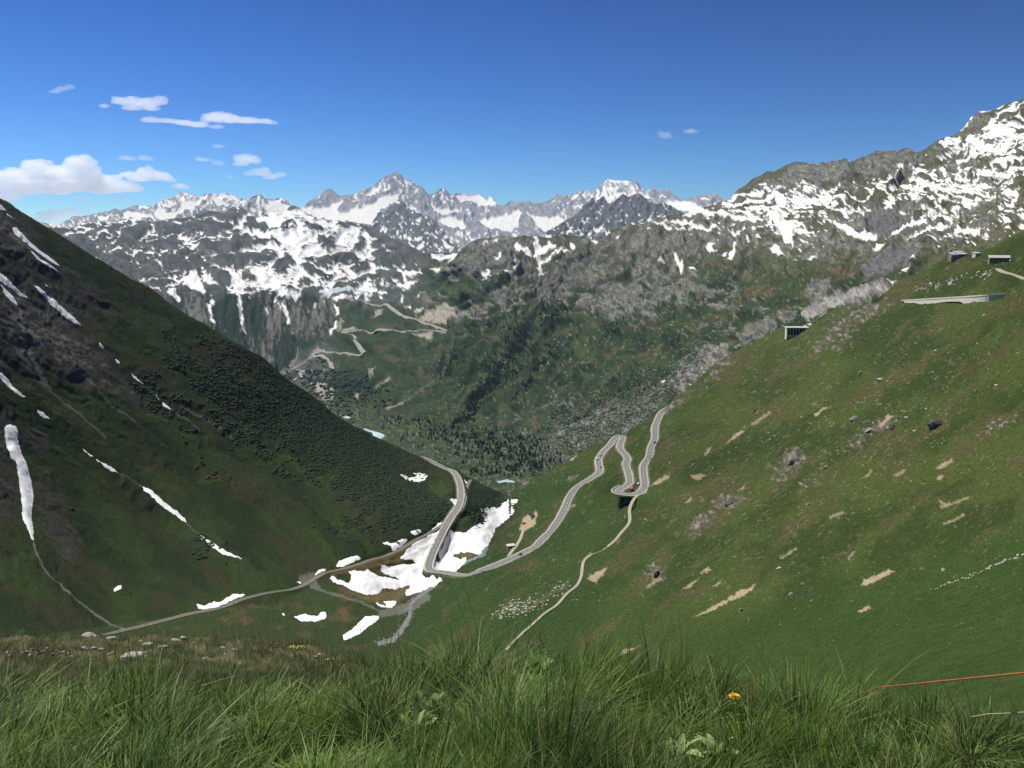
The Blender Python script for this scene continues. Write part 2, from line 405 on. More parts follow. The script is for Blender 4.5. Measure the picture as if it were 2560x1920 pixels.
rockm = sm(.40, .62, np.minimum(rk,1.05)*.60 + rocktex*.62 + .17*upper + .02)
low = sm(650, 900, V)
dots_ = fbm(U/5.5, V/4.2, 2, 160)
bl_u, bl_v = rot(U, V, -38)
scr = fbm(bl_u/22, bl_v/5, 3, 163)
slopey = (1-D)
# small pale boulders strewn over the green slopes
bmask = .75*sm(.46,.60, dots_*.75 + fbm(U/9,V/6,2,168)*.5 + scr*.22 + blobs(U,V,[(1400,930,260,110,-20,.12),(1650,900,200,120,-30,.12),(1300,1000,200,80,0,.12),(1100,1010,120,60,0,.08),(2000,720,250,80,0,.12),(1500,850,300,100,-20,.05),(1330,1130,120,50,0,.14)])-.13) * slopey * (1 - cliff)
h = (knob-.4)*14*sm(-4,40,dep)*(D*.9+.30) + (knob2-.4)*5*(.5*D+.3)
h = h*(1-cliff) + cliff*((ribs-.4)*9 + fbm(U/40,V/160,3,172)*16 + fbm(U/8,V/14,3,170)*2.5)
rel = fbm(wu/20, wv/15, 5, 180, gain=.65)
h += rockm*(1-cliff)*(n2(U/7,V/9,187)*2.2 + rel*9 + (ridged(wu/24, wv/44, 5, 184)-.3)*13) + (1-rockm)*fbm(U/26,V/18,4,190)*3.0*(1-D*.5)
# gullies running down the green mountain to the left
ga, gb = rot(wu, wv, -52)
gul = ridged(gb/60, ga/260, 4, 195)
h += ((gul-.4)*30 + (ridged(gb/26, ga/120, 4, 197)-.35)*9*sm(620,700,V))*slopey*sm(1050,1150,U)*(1-rockm*.4)*(1-sm(1000,1060,V+0*U))
floor = sm(960,1000,V - blob(U,V,1000,1000,200,60)*0)*sm(1420,1340,U)*sm(0,60, V-(955+ (U-760)*.22))
h = h*(1-floor*.85)
# ridge-top cliffs on the right skyline
for (poly, ang) in [([(1925,470),(1980,415),(2120,400),(2127,430),(2090,452),(1980,452),(1930,480)],5),([(2140,410),(2190,380),(2285,372),(2240,420),(2180,440),(2140,435)],-20)]:
    k = np.zeros(U.shape); paint_poly(k, U, V, poly, 1, 3, warp=(5,12))
    a_, b_ = rot(U, V, ang)
    rockm = np.maximum(rockm, k); h = h*(1-k*.7) + k*ridged(a_/9, b_/60, 4, 200)*4
h = h*(1-slopey*(1-sm(-5,50,dep))*.65)
gk = np.zeros(U.shape)
paint_poly(gk, U, V, Z(1920,240,3.456,[(820,1010),(1000,960),(1200,1000),(1200,1090),(1080,1180),(900,1170),(820,1130)]), 1, 5, warp=(16,20))
paint_poly(gk, U, V, Z(1920,240,3.456,[(1050,1300),(1250,1270),(1330,1330),(1150,1430),(980,1550),(800,1560),(700,1500),(900,1420)]), 1, 6, warp=(20,24))
rockm = np.maximum(rockm, gk)
m.displace(h)
dz = h
# snow
sd = blobs(U, V, [ # u v ru rv ang density
  (300,560,420,50,0,.62),(200,650,260,60,25,.36),(450,610,250,60,0,.62),(720,590,170,90,10,.95),(850,590,90,50,20,.92),(900,640,110,60,30,.82),(760,680,200,60,0,.82),(850,720,180,30,0,.8),(600,650,120,50,0,.6),(520,690,150,45,10,.55),(640,715,110,30,5,.8),(430,700,80,30,0,.6),(990,700,80,50,-20,.62),(1000,640,80,30,20,.35),
  (1120,655,60,25,0,.4),(1230,680,110,35,0,.38),(1350,640,80,60,0,.42),(1700,560,160,30,5,.62),(1790,520,120,25,-10,.74),(1900,500,150,45,-5,.9),(2050,500,180,60,0,.78),(1980,560,120,50,20,.72),(2200,500,200,60,0,.72),(2350,470,190,90,0,.86),(2480,360,140,130,-30,.97),(2560,500,90,110,0,.88),(2420,580,140,40,-10,.55),(2300,590,160,30,0,.45),(2160,610,120,30,0,.3),(2750,300,180,160,0,.9)])
sd *= (1 - sm(690, 800, V + 0*U)*sm(900,1200,U))
hollow = (knob*(.74+.16*rightness) + knob2*(.26-.16*rightness))*1.18
sv = sd*1.02 - hollow*.95 + fbm(U/16, V/5, 3, 210)*.30 - .155 - .125*rightness - .04*sm(2250,2450,U)*sm(420,470,V) + (rightness*.06)
snow = sm(.05, .12, sv)*(sd > .02)
snow *= (1 - gk)
for poly, a_ in [([(1925,470),(1980,413),(2120,400),(2127,430),(2090,452),(1980,452),(1930,475)],0),([(2140,410),(2190,378),(2285,372),(2240,420),(2180,440),(2140,435)],0),([(2400,330),(2440,285),(2500,275),(2460,320),(2400,350)],0)]:
    k = np.zeros(U.shape); paint_poly(k, U, V, poly, 1, 2, warp=(5,12)); snow *= (1-k)
snow *= (1 - cliff*.97)
ZP = lambda ox,oy,L: [Z(ox,oy,3.456,p) for p in L]
patches = ZP(640,400,[
  [(1515,810),(1600,820),(1650,810),(1750,800),(1700,880),(1665,905),(1690,850),(1600,865),(1520,850)],
  [(1520,950),(1610,930),(1590,970)],[(1270,990),(1400,960),(1430,930),(1400,990),(1280,1035)],[(1210,1090),(1300,1060),(1400,1045),(1330,1100),(1280,1115)],
  [(1960,730),(2000,690),(1990,715)],[(2035,720),(2100,685),(2090,715)],[(2055,830),(2140,770),(2090,855)],[(1945,990),(2000,935),(2030,950),(1970,1000)],[(1950,1035),(2060,980),(1990,1040)],
  [(2110,940),(2150,935),(2212,980),(2150,955)],[(1245,1220),(1270,1190),(1280,1200),(1260,1225)],[(1280,1270),(1340,1260),(1345,1290)],[(1370,1320),(1440,1290),(1420,1310)],
  [(1115,1100),(1160,1090),(1130,1110)],[(1380,1190),(1450,1130),(1400,1180)],[(935,1200),(960,1150),(970,1160),(945,1205)],
  [(660,1190),(850,1175),(800,1195),(690,1220)],[(640,1130),(1000,1115),(960,1130),(820,1140),(640,1150)],
  [(680,1240),(710,1260),(710,1330),(690,1340)],[(670,1440),(700,1390),(700,1440),(660,1520),(645,1525)],
  [(220,1210),(260,1280),(280,1350),(300,1430),(280,1420),(240,1320)],[(190,1230),(215,1290),(220,1330),(200,1300)],[(165,1160),(185,1160),(185,1200),(170,1200)],
  [(85,1300),(100,1300),(110,1340),(95,1345)],[(310,1480),(320,1510),(315,1510)],[(575,1230),(590,1230),(590,1255)],[(500,1250),(520,1250),(510,1280)],
  [(300,1150),(400,1130),(340,1190),(300,1170)],[(0,920),(70,930),(100,1000),(250,1110),(290,1130),(280,1240),(260,1180),(180,1150),(60,1100),(0,1040)]])
patches += ZP(0,480,[[(1785,955),(1815,970),(1840,1100),(1865,1155),(1825,1130),(1820,1060)],[(1805,930),(1840,915),(1850,970),(1820,960)],
  [(2045,840),(2080,900),(2100,1050),(2125,1215),(2090,1150),(2060,980)],[(1450,860),(1480,830),(1520,850),(1550,920),(1460,890)],
  [(1910,640),(1960,650),(2060,720),(2130,810),(2130,850),(2010,830),(1990,720)],[(2080,680),(2095,760),(2060,710)],[(1190,760),(1250,745),(1240,775)],[(1250,775),(1320,745),(1300,775)],
  [(1740,720),(1810,715),(1830,780),(1900,810),(1850,815),(1770,790)],[(1560,740),(1700,690),(1780,870),(1750,890),(1680,830),(1600,820)]])
patches += ZP(1280,400,[[(20,705),(60,740),(170,770),(150,810),(60,800),(20,750)],[(185,665),(215,665),(250,740),(320,690),(380,720),(300,770),(230,820),(270,860),(410,780),(470,760),(500,770),(420,800),(330,860),(250,870),(240,930),(290,965),(250,980),(220,950),(225,870),(190,820),(190,720)],
  [(370,750),(400,740),(410,780),(385,785)],[(500,700),(530,700),(550,725),(510,740)],[(15,930),(45,910),(40,960)],[(665,670),(740,680),(740,700),(690,700)],
  [(890,655),(940,645),(910,665)],[(1395,780),(1440,850),(1480,880),(1480,950),(1460,965),(1430,890),(1400,820)],[(1530,930),(1560,920),(1600,950),(1560,945)],
  [(1210,530),(1290,545),(1350,545),(1370,575),(1310,575)],[(1330,510),(1500,500),(1600,560),(1700,590),(1790,580),(1780,610),(1680,620),(1600,580),(1480,540)],
  [(1670,740),(1700,705),(1780,695),(1770,705),(1720,730),(1750,790),(1800,800),(1740,810)],[(1800,830),(1860,800),(1840,840)],[(1860,860),(1890,800),(1960,710),(1900,860)],
  [(1880,640),(1900,590),(1930,620),(2010,560),(2000,610),(1920,650)],[(2080,600),(2095,575),(2105,600),(2085,625)],[(2035,690),(2055,680),(2055,720)],[(2090,680),(2140,665),(2150,695)],
  [(1270,890),(1300,860),(1320,870),(1290,890)],[(1480,450),(1640,415),(1770,440),(1900,470),(2100,480),(2210,510),(2050,520),(1800,500),(1650,460)]])
patches += ZP(1920,240,[[(1055,1195),(1150,1120),(1300,1060),(1400,1045),(1350,1080),(1200,1130),(1080,1200)],[(1200,1220),(1300,1150),(1500,1110),(1600,1100),(1560,1125),(1330,1180)],
  [(1510,1190),(1700,1130),(1870,1120),(1860,1165),(1700,1180),(1580,1210)],[(900,1305),(960,1260),(1010,1270),(950,1325)],[(650,1050),(740,980),(830,1000),(830,1050),(760,990)],
  [(20,1320),(80,1280),(110,1340),(165,1400),(80,1380)],[(255,1340),(280,1325),(285,1360)],[(330,1400),(420,1370),(370,1410)],[(215,1415),(250,1415),(240,1430)],
  [(1365,1225),(1480,1225),(1440,1240),(1380,1240)],[(530,1080),(650,1100),(780,1180),(900,1190),(950,1185),(880,1225),(740,1220),(600,1140)],
  [(0,980),(150,1050),(200,1150),(230,1240),(210,1290),(150,1260),(80,1130),(0,1040)],[(1120,1500),(1180,1460),(1240,1465),(1180,1490)],[(1230,1420),(1280,1390),(1270,1420)],[(1030,1580),(1090,1575),(1070,1600)]])
pm = np.zeros(U.shape)
for p in patches: paint_poly(pm, U, V, p, 1, 1.6, warp=(4.5, 11))
paint_line(pm, U, V, [(1650,950),(1655,945)], 2, 1)
snow = np.maximum(snow, pm)
# colours
grass = mix(np.broadcast_to((.018,.032,.014), U.shape+(3,)), (.034,.053,.019), sm(-.35,.35,fbm(wu/60,wv/30,4,220)))
grass = mix(grass, (.075,.062,.035), sm(.1,.5,fbm(wu/45,wv/28,4,225)+sm(800,560,V)*.25-.05)*.75)
grass = mix(grass, (.085,.085,.050), sm(740,580,V)*sm(1100,1250,U)*.75)
rockc = mix(np.broadcast_to((.115,.115,.11), U.shape+(3,)), (.17,.168,.12), sm(-.2,.3,fbm(U/16,V/12,4,230))*slopey)
rockc = mix(rockc, (.062,.065,.068), sm(.0,.35,fbm(wu/12,wv/14,4,233))*.8)
grey = blobs(U,V,[(1560,760,100,40,10,.5),(1500,1070,190,80,-18,1.5),(1750,910,90,50,-30,1.5),(1200,790,100,30,-20,1)])
rockc = mix(rockc, (.25,.235,.215), np.clip(grey,0,1)*sm(-.1,.3,fbm(U/7,V/6,3,236))*.8)
col = mix(grass, (1,1,1), rockm*0)
col = col*(1-rockm[...,None]) + rockc*rockm[...,None]
dm = mix(np.broadcast_to((.060,.065,.060), U.shape+(3,)), (.105,.105,.10), sm(-.2,.4,fbm(wu/22,wv/16,4,240)))
dm = mix(dm, (.045,.065,.035), sm(620,760,V)*.6*sm(-.3,.3,fbm(U/30,V/20,3,244)))
cl = mix(np.broadcast_to((.020,.032,.019), U.shape+(3,)), (.125,.12,.105), sm(.08,.6,fbm(U/8,V/20,5,250,gain=.62)+ fbm(U/46,V/130,3,254)*1.1 + (ribs-.35)*.25 - .02))
dmix = D*(1-sm(735,800,V)*sm(800,860,U))
col = col*(1-dmix[...,None]) + dm*dmix[...,None]
col = col*(1-cliff[...,None]) + cl*cliff[...,None]
col = mix(col, (.23,.22,.185), bmask*.8)
bush = sm(.05,.3,fbm(U/13,V/9,4,239)+.02)*blobs(U,V,[(1560,770,160,60,10,.6),(1300,700,160,70,-20,.6),(1440,1080,200,100,-12,1.0),(1650,980,120,80,-35,1.1),(1800,880,100,60,-35,.8),(1900,760,200,70,-20,.7)]); col = mix(col, (.028,.042,.020), np.clip(bush,0,1)*.85*slopey)
col = mix(col, (.10,.096,.105), gk*np.clip(.75+.5*fbm(U/7,V/13,3,275),0,.95))
# floor meadow
fl = mix(np.broadcast_to((.026,.046,.020), U.shape+(3,)), (.062,.072,.032), sm(-.1,.4,fbm(U/40,V/9,4,260)))
fl = mix(fl, (.20,.19,.15), sm(.3,.5,fbm(U/10,V/4,3,262))*.7)
col = col*(1-floor[...,None]*.9) + fl*floor[...,None]*.9
# traced scree, tracks, bare earth
sc = np.zeros(U.shape)
ZZ = lambda L: [Z(680,700,4.424,p) for p in L]
for p in ZZ([[(420,1150),(500,1150),(560,1170),(640,1200),(690,1250),(670,1340),(600,1330),(540,1290),(470,1220)],[(900,1330),(910,1260),(970,1230),(950,1290)],[(1080,1080),(1090,1010),(1140,960),(1150,1010)],[(1130,1190),(1280,1080),(1310,1030),(1290,1100),(1180,1170)],
   [(1100,400),(1180,330),(1240,320),(1180,410)],[(740,580),(800,540),(880,530),(960,550),(900,570),(780,590)],[(480,780),(520,750),(570,760),(580,790),(500,800)],[(760,400),(790,440),(740,570),(710,590)],[(1550,600),(1800,580),(1750,660),(1600,620)],[(1600,430),(1900,250),(2080,330),(2050,420),(1900,470),(1700,460)]]):
    paint_poly(sc, U, V, p, .9, 2, warp=(5,8))
for p in ZZ([[(2010,590),(2010,680),(1985,800),(1950,930),(1880,1040),(1770,1130),(1500,1330),(1280,1430)]]): paint_line(sc, U, V, p, .9, .45, warp=(3,10))
paint_line(sc, U, V, Z(680,700,4.424,[(510,745),(430,830),(350,910),(230,970),(120,1040)]), 2.5, .8, warp=(2,10))
paint_line(sc, U, V, Z(680,700,4.424,[(290,740),(270,850),(240,900),(100,1010)]), 2.5, .55, warp=(3,10))
paint_line(sc, U, V, Z(680,700,4.424,[(1270,1430),(1440,1360)]), 3, .7)
paint_line(sc, U, V, Z(1920,600,3.456,[(40,240),(200,160)]), 3, .2)
col = mix(col, (.30,.275,.225), sc)
gs = np.zeros(U.shape)
paint_poly(gs, U, V, Z(1920,600,3.456,[(310,640),(420,560),(560,480),(680,440),(900,395),(1020,370),(1050,400),(980,450),(860,470),(700,520),(680,560),(520,600),(440,650),(340,700)]), 1, 3, warp=(7,12))
gcol = mix(np.broadcast_to((.18,.17,.17), U.shape+(3,)), (.27,.26,.23), sm(-.2,.3,fbm(U/16,V/30,3,270)))
col = col*(1-gs[...,None]) + gcol*gs[...,None]
rust = np.zeros(U.shape)
for p in [Z(1280,400,3.456,[(1900,1250),(2000,1140),(2212,1050),(2212,1140),(2080,1180),(1960,1240)]), Z(1920,240,3.456,[(560,1480),(700,1440),(740,1500),(600,1540)])]: paint_poly(rust, U, V, p, .28, 14, warp=(8,14))
col = mix(col, (.19,.12,.07), rust)
brm = sm(.02,.06,sv)*(sd>.02)*(1-snow); col = mix(col, (.12,.10,.055), brm*.5)
col = col*(1-snow[...,None]) + np.array((.80,.80,.79))*snow[...,None]
stk = fbm(ga/110, gb/6.5, 3, 283); stk2 = fbm(ga/70, gb/15, 3, 286)
fine_ = .30*n2(U/3.4,V/3.1,281) + .30*fbm(U/6,V/5,2,280) + rockm*.45*n2(U/4.1,V/5.5,289) + slopey*(1-rockm)*(.28*stk + .30*stk2)  # rock noise also paints small dark shadows into the colour
col = np.clip(col*np.clip(1+fine_*(1-snow), .35, 1.8)[...,None], 0, 1)
reg = np.zeros(U.shape, int)
reg[(U > 1068 - (V-640)*.35) ] = 1
reg[(V > 955 + (U-760)*.22) & (U < 1400) & (V > 960)] = 2
m.region = reg
m.build(col, [('snow_streaked_mountain', dict(kind='structure', label='grey granite mountain streaked with snow above dark cliffs')),
              ('green_rocky_mountain', dict(kind='structure', label='green and rocky mountainside with snow along its top')),
              ('valley_floor', dict(kind='structure', label='flat wooded valley floor with a river'))], M_MID)
# ------------------------------------------------------------------ near valley sides
near_sil = [(-300,390),(-100,450),(0,497),(14,501),(27,509),(38,520),(87,549),(145,584),(203,622),(275,665),(327,695),(376,720),(411,748),(434,765),(492,798),(550,834),(593,859),(640,884),(657,892),(678,909),(698,929),(727,955),(756,970),(779,984),(805,1004),(825,1025),(848,1042),(886,1065),(929,1085),(952,1097),(987,1114),(1031,1135),(1057,1142),(1090,1155),(1120,1166),(1150,1180),(1182,1197),(1212,1214),(1240,1227),(1264,1238),(1275,1243),(1286,1221),(1297,1202),(1309,1196),(1340,1190),(1367,1187),(1381,1170),(1419,1155),(1442,1136),(1483,1117),(1511,1106),(1532,1090),(1538,1081),(1566,1081),(1587,1068),(1613,1051),(1642,1034),(1668,1012),(1676,1008),(1685,996),(1700,981),(1731,961),(1772,923),(1810,894),(1836,880),(1870,862),(1920,836),(1950,820),(1965,818),(2015,818),(2027,806),(2050,788),(2080,776),(2110,765),(2150,760),(2190,757),(2205,748),(2221,724),(2253,697),(2300,680),(2340,658),(2368,643),(2412,639),(2455,628),(2490,612),(2560,573),(2700,500),(2850,430)]
ctl = [(-300,390,950),(0,497,1100),(300,680,1180),(640,884,1270),(900,1070,1340),(1100,1160,1380),(1182,1197,1400),(1264,1237,1400),
 (-300,1640,430),(0,1620,480),(300,1580,570),(740,1470,690),(900,1400,770),(1065,1440,800),(1080,1320,900),(1132,1290,950),(1155,1230,1080),(1000,1500,700),(850,1560,590),(1000,1620,520),(600,1580,560),
 (1290,1250,1270),(1268,1300,1085),(1210,1262,1090),(1200,1350,905),(1160,1390,860),(1120,1430,820),(1230,1290,1082),
 (1297,1198,1400),(1381,1169,1300),(1538,1083,1220),(1650,1030,1190),(1700,981,1190),(1836,880,1210),(1985,822,1190),(2100,770,1080),(2230,750,830),(2350,740,700),(2510,735,600),
 (2560,573,900),(2450,632,820),(2368,645,860),(2240,712,930),(2560,720,620),(2850,430,850),(2400,690,760),
 (1560,1240,946),(1606,1240,946),(1575,1210,984),(1614,1210,984),(1540,1232,955),(1450,1210,1020),(1400,1320,880),(1300,1440,720),(1200,1500,600),(1300,1560,470),(1450,1450,560),(1600,1300,680),(1650,1150,1005),(1800,1100,770),(1700,1230,800),(1800,1400,370),(2000,1000,650),(2200,1000,440),(2345,1050,310),(2000,1300,320),(2000,1550,150),(2300,1400,160),(2560,1100,230),(2560,1400,95),(2560,1600,45),(2300,1650,50),(1700,1560,260),(1500,1600,330),(1300,1700,330),
 (2850,1300,75),(2850,1000,190),(2850,1750,22),(2000,1750,75),(2200,850,650),(2400,900,400),(2560,850,410),(1600,1750,160),(900,1780,380),(300,1780,400),(-300,1800,330)]
nY = tps(ctl, 2e-4)
N = Sheet(-300, 2850, 3.0, lin(near_sil), 1810, nY)
U, V = N.Ux, N.Vx
dep = V - N.top[None]
ax = lin([(480,1620),(500,1300),(2000,1300)])
# dividing line: left slope | valley bottom | right slope
leftb = np.interp(V, [380,1140,1200,1260,1300,1350,1400,1450,1500,1560,1600,1810], [1100,1185,1230,1240,1150,1090,1050,830,700,300,0,-300])
rightb = np.interp(V, [380,1200,1240,1290,1350,1400,1440,1480,1520,1560,1600,1700,1810], [1285,1290,1275,1300,1240,1200,1140,1100,1060,1040,1030,1000,950])
L = U < leftb; Rr = U > rightb
Lf = sm(30,-30,U-leftb); Rf = sm(-25,25,U-rightb); Vf = np.clip(1-Lf-Rf,0,1)
la, lb = rot(U, V, 38); ra, rb = rot(U, V, -36)
wu = U + fbm(U/60, V/60, 3, 301)*20; wv = V + fbm(U/60, V/60, 3, 304)*20
wla, wlb = rot(wu, wv, 38); wra, wrb = rot(wu, wv, -36)
# left mountain relief: gullies down the fall line
lg = ridged(wlb/70, wla/520, 4, 310)
lg2 = fbm(lb/16, la/90, 4, 313)
rg = fbm(wrb/60, wra/240, 4, 320); rg2 = fbm(rb/13, ra/60, 4, 323)
tus = fbm(U/6.5, V/5, 3, 330)
# left rock bands
lrk = blobs(U, V, [(20,590,70,60,40,1.1),(60,640,80,40,40,.9),(40,790,60,110,20,1.15),(120,820,60,100,30,1.2),(180,880,90,60,40,1.2),(100,760,70,50,30,1),(230,900,70,40,40,.9),(120,700,160,30,38,.55),(190,720,140,30,38,.55),(10,1090,30,70,0,1),(10,1230,40,70,0,.75),(90,1095,35,25,40,.95),(130,1280,40,90,-15,.6),(165,1350,40,50,0,.6),(260,950,60,30,40,.8),(330,980,60,16,50,.7),(300,640,120,20,36,.4),(1020,1050,1,1,0,0)])
rocky_l = .9*sm(.50,.80, lrk*.62 + fbm(wlb/18, wla/46, 5, 340, gain=.6)*.6)
rrk = blobs(U, V, [(1960,1170,30,50,25,.9),(1985,1145,30,30,0,1.1),(1845,1255,40,20,-20,.9),(2020,1210,40,14,0,.8),(1750,1310,45,22,-35,1.15),(1810,1250,40,18,-35,1.0),(1640,1430,26,30,0,1.05),(2205,1065,70,18,-25,.95),(2140,1110,50,18,-35,.9),(2500,1060,60,22,-25,.8),(2100,830,60,50,-35,.9),(2170,780,60,25,-20,1.05),(2060,860,60,20,-35,.9),(1600,1330,30,20,0,.3),
   (2140,755,80,14,-10,1.1),(1310,1205,22,14,0,1.1),(1430,1195,22,10,-25,1.0),(1425,1150,26,10,-30,.5),(1690,1000,60,24,-40,.9),(1790,930,70,20,-40,.8),(2000,870,90,20,-35,.6),(1600,1160,30,10,-40,.6),(1700,1240,30,12,-35,.6)])
rocky_r = sm(.42,.62, rrk*.62 + fbm(U/16, V/12, 5, 345, gain=.65)*.55)
rocky = np.clip(rocky_l*Lf + rocky_r*Rf, 0, 1)
h = Lf*(fbm(wlb/75, wla/420, 3, 311)*11*sm(0,80,dep) + (lg-.35)*3 + lg2*1.7) + Rf*(rg*4.5*sm(0,60,dep) + rg2*1.5) + Vf*fbm(U/30,V/20,3,350)*2
h = h + (tus + .8*n2(U/8.5,V/7,333))*.8*(1 + .5*Rf)
h += rocky*(fbm(U/11, V/13, 5, 355, gain=.7)*(3.2+3.5*Rf) + ridged(wlb/22, wla/60, 4, 358)*3*Lf)
h *= np.clip(1 - sm(1500,1800,V)*.4, 0, 1)
N.displace(h)

# --- roads: cut a level bench into the slope along each traced centre line
def spl(pts, step=4.0):
    p = np.array(pts, float); d = np.r_[0, np.cumsum(np.hypot(*np.diff(p, axis=0).T))]
    t = np.arange(0, d[-1] + step, step)
    q = np.stack([np.interp(t, d, p[:, 0]), np.interp(t, d, p[:, 1])], 1)
    for _ in range(3): q[1:-1] = (q[:-2] + 6*q[1:-1] + q[2:]) / 8
    return q
def centre(sheet, pts, step=4.0, smooth=12, lift=0.0):
    q = spl(pts, step); c = sheet.at(q[:, 0], q[:, 1])
    for _ in range(smooth):
        c[1:-1, 2] = (c[:-2, 2] + 2*c[1:-1, 2] + c[2:, 2]) / 4
        c[1:-1, :2] = (c[:-2, :2] + 14*c[1:-1, :2] + c[2:, :2]) / 16
    c[:, 2] += lift
    return c
def bench(sheet, c, half, bank, q_uv=None):
    """level the ground across the road, blending out over `bank` metres"""
    P = sheet.P; lo = c.min(0) - half - bank - 5; hi = c.max(0) + half + bank + 5
    ok = (P[..., 0] > lo[0]) & (P[..., 0] < hi[0]) & (P[..., 1] > lo[1]) & (P[..., 1] < hi[1])
    pts = P[ok]; best = np.full(len(pts), 1e9); zb = np.zeros(len(pts))
    for i in range(len(c) - 1):
        a = c[i]; b = c[i+1]; ab = (b - a)[:2]; L2 = (ab**2).sum() + 1e-9
        t = np.clip(((pts[:, 0]-a[0])*ab[0] + (pts[:, 1]-a[1])*ab[1]) / L2, 0, 1)
        d = np.hypot(pts[:, 0]-a[0]-t*ab[0], pts[:, 1]-a[1]-t*ab[1])
        z = a[2] + (b[2]-a[2])*t
        d2 = d + np.abs(z - pts[:, 2])*.15
        w = d2 < best; best[w] = d2[w]; zb[w] = z[w]
    k = 1 - sm(half, half + bank, best)
    pts[:, 2] = pts[:, 2]*(1-k) + zb*k
    P[ok] = pts
    return ok, best
R1 = Z(840,1120,3.77,[(800,75),(820,85),(880,118),(960,162),(1040,200),(1100,232),(1140,280),(1172,350),(1180,420),(1165,490),(1140,560),(1100,640),(1050,740),(990,870),(930,1000),(885,1110),(868,1160),(880,1195),(930,1212),(1000,1220),(1090,1220),(1200,1205),(1330,1170),(1450,1130),(1560,1090),(1700,1030),(1885,930)]) + \
     Z(1280,880,3.456,[(250,1630),(340,1540),(400,1450),(450,1360),(490,1280),(540,1200),(590,1150),(660,1110),(730,1065),(765,1030),(750,980),(740,930),(790,860),(850,800),(885,750),(910,715),(960,708),(955,745),(928,810),(935,850),(985,885),(1005,920),(975,965),(1000,1020),(1015,1080),(1022,1130),(985,1168),(925,1188),(905,1205),(940,1222),(1000,1230),(1060,1230),(1110,1216),(1140,1190),(1152,1140),(1135,1050),(1125,990),(1160,930),(1195,890),(1190,830),(1220,780),(1240,730),(1235,650),(1260,580),(1300,510),(1350,465),(1372,445)])
R2 = Z(1280,880,3.456,[(1095,1228),(1060,1262),(1030,1310),(1010,1370),(1025,1450),(1000,1500),(950,1560),(900,1620)]) + Z(1280,1360,3.456,[(790,45),(690,95),(620,150),(605,200),(600,280),(560,360),(480,430),(390,530),(280,600),(170,700),(60,790),(0,850),(-60,920)])
R3 = Z(840,1120,3.77,[(1560,1088),(1610,1050),(1650,990),(1700,930),(1735,860),(1755,800),(1775,750)])
RW = [(-250,1665),(0,1640),(150,1612)] + Z(0,1360,3.456,[(1000,765),(1200,720),(1500,640),(1800,570),(2000,520)]) + Z(640,1360,3.456,[(0,462),(200,410),(400,350),(550,290),(700,235),(900,180),(1100,105),(1250,50)]) + Z(840,1120,3.77,[(700,900),(800,850),(900,795),(985,740),(1035,670),(1075,625),(1150,600),(1195,550),(1218,480),(1218,420),(1228,370),(1252,325),(1275,298)])
c1 = centre(N, R1, 4, 10); c2 = centre(N, R2, 4, 16); c3 = centre(N, R3, 3, 4); cw = centre(N, RW, 4, 8)
def level(u0,u1,v0,v1):
    k = (q1c[:,0]>u0)&(q1c[:,0]<u1)&(q1c[:,1]>v0)&(q1c[:,1]<v1); c1[k,2] = c1[k,2].mean()
q1c = spl(R1, 4.0)
for _ in range(25): c1[1:-1,2] = (c1[:-2,2]+2*c1[1:-1,2]+c1[2:,2])/4
level(1540,1572,1075,1100)
for _ in range(6): c1[1:-1,2] = (c1[:-2,2]+2*c1[1:-1,2]+c1[2:,2])/4
# the bridge ramp stands above the snow: raise the first reach of the road
q1 = spl(R1, 4.0)
ramp = np.exp(-((q1[:,0]-1095)/45)**2) * (q1[:,1] > 1280) * (q1[:,0] < 1200)
for _ in range(20): ramp[1:-1] = (ramp[:-2]+2*ramp[1:-1]+ramp[2:])/4
c1[:, 2] += ramp*5.5
bench(N, cw, 3.2, 5); bench(N, c2, 1.8, 3); bench(N, c3, 1.8, 3); ok1, d1 = bench(N, c1, 5.0, 6.5)
kk = (q1[:,0]>1550)&(q1[:,0]<1594)&(q1[:,1]>1222); YW = c1[kk,1].min()-5.5; ZW = c1[kk,2].mean()
hol = np.zeros(U.shape); paint_poly(hol, U, V, [(1549,1243),(1590,1243),(1588,1270),(1553,1270)], 1, 9)
hol *= sm(1234,1242,V); sc_ = (N.P[...,1]*(1-hol)+(YW+1.0)*hol)/N.P[...,1]; N.P = N.P*sc_[...,None]
N.normals()

def ribbon(c, offs, zs, close_bottom=None):
    """strip of quads along a centre line; offs = lateral offsets, zs = heights above the line"""
    t = np.gradient(c[:, :2], axis=0); t /= np.linalg.norm(t, axis=1, keepdims=True) + 1e-9
    n = np.stack([t[:, 1], -t[:, 0]], 1)
    rows = []
    for o, z in zip(offs, zs):
        rows.append(np.concatenate([c[:, :2] + n*(o if np.isscalar(o) else np.asarray(o)[:,None]), (c[:, 2] + z)[:, None]], 1))
    Vv = np.stack(rows, 1); k = len(offs); m_ = len(c)
    idx = np.arange(m_*k).reshape(m_, k)
    q = np.stack([idx[:-1, :-1], idx[:-1, 1:], idx[1:, 1:], idx[1:, :-1]], -1).reshape(-1, 4)
    return Vv.reshape(-1, 3), q

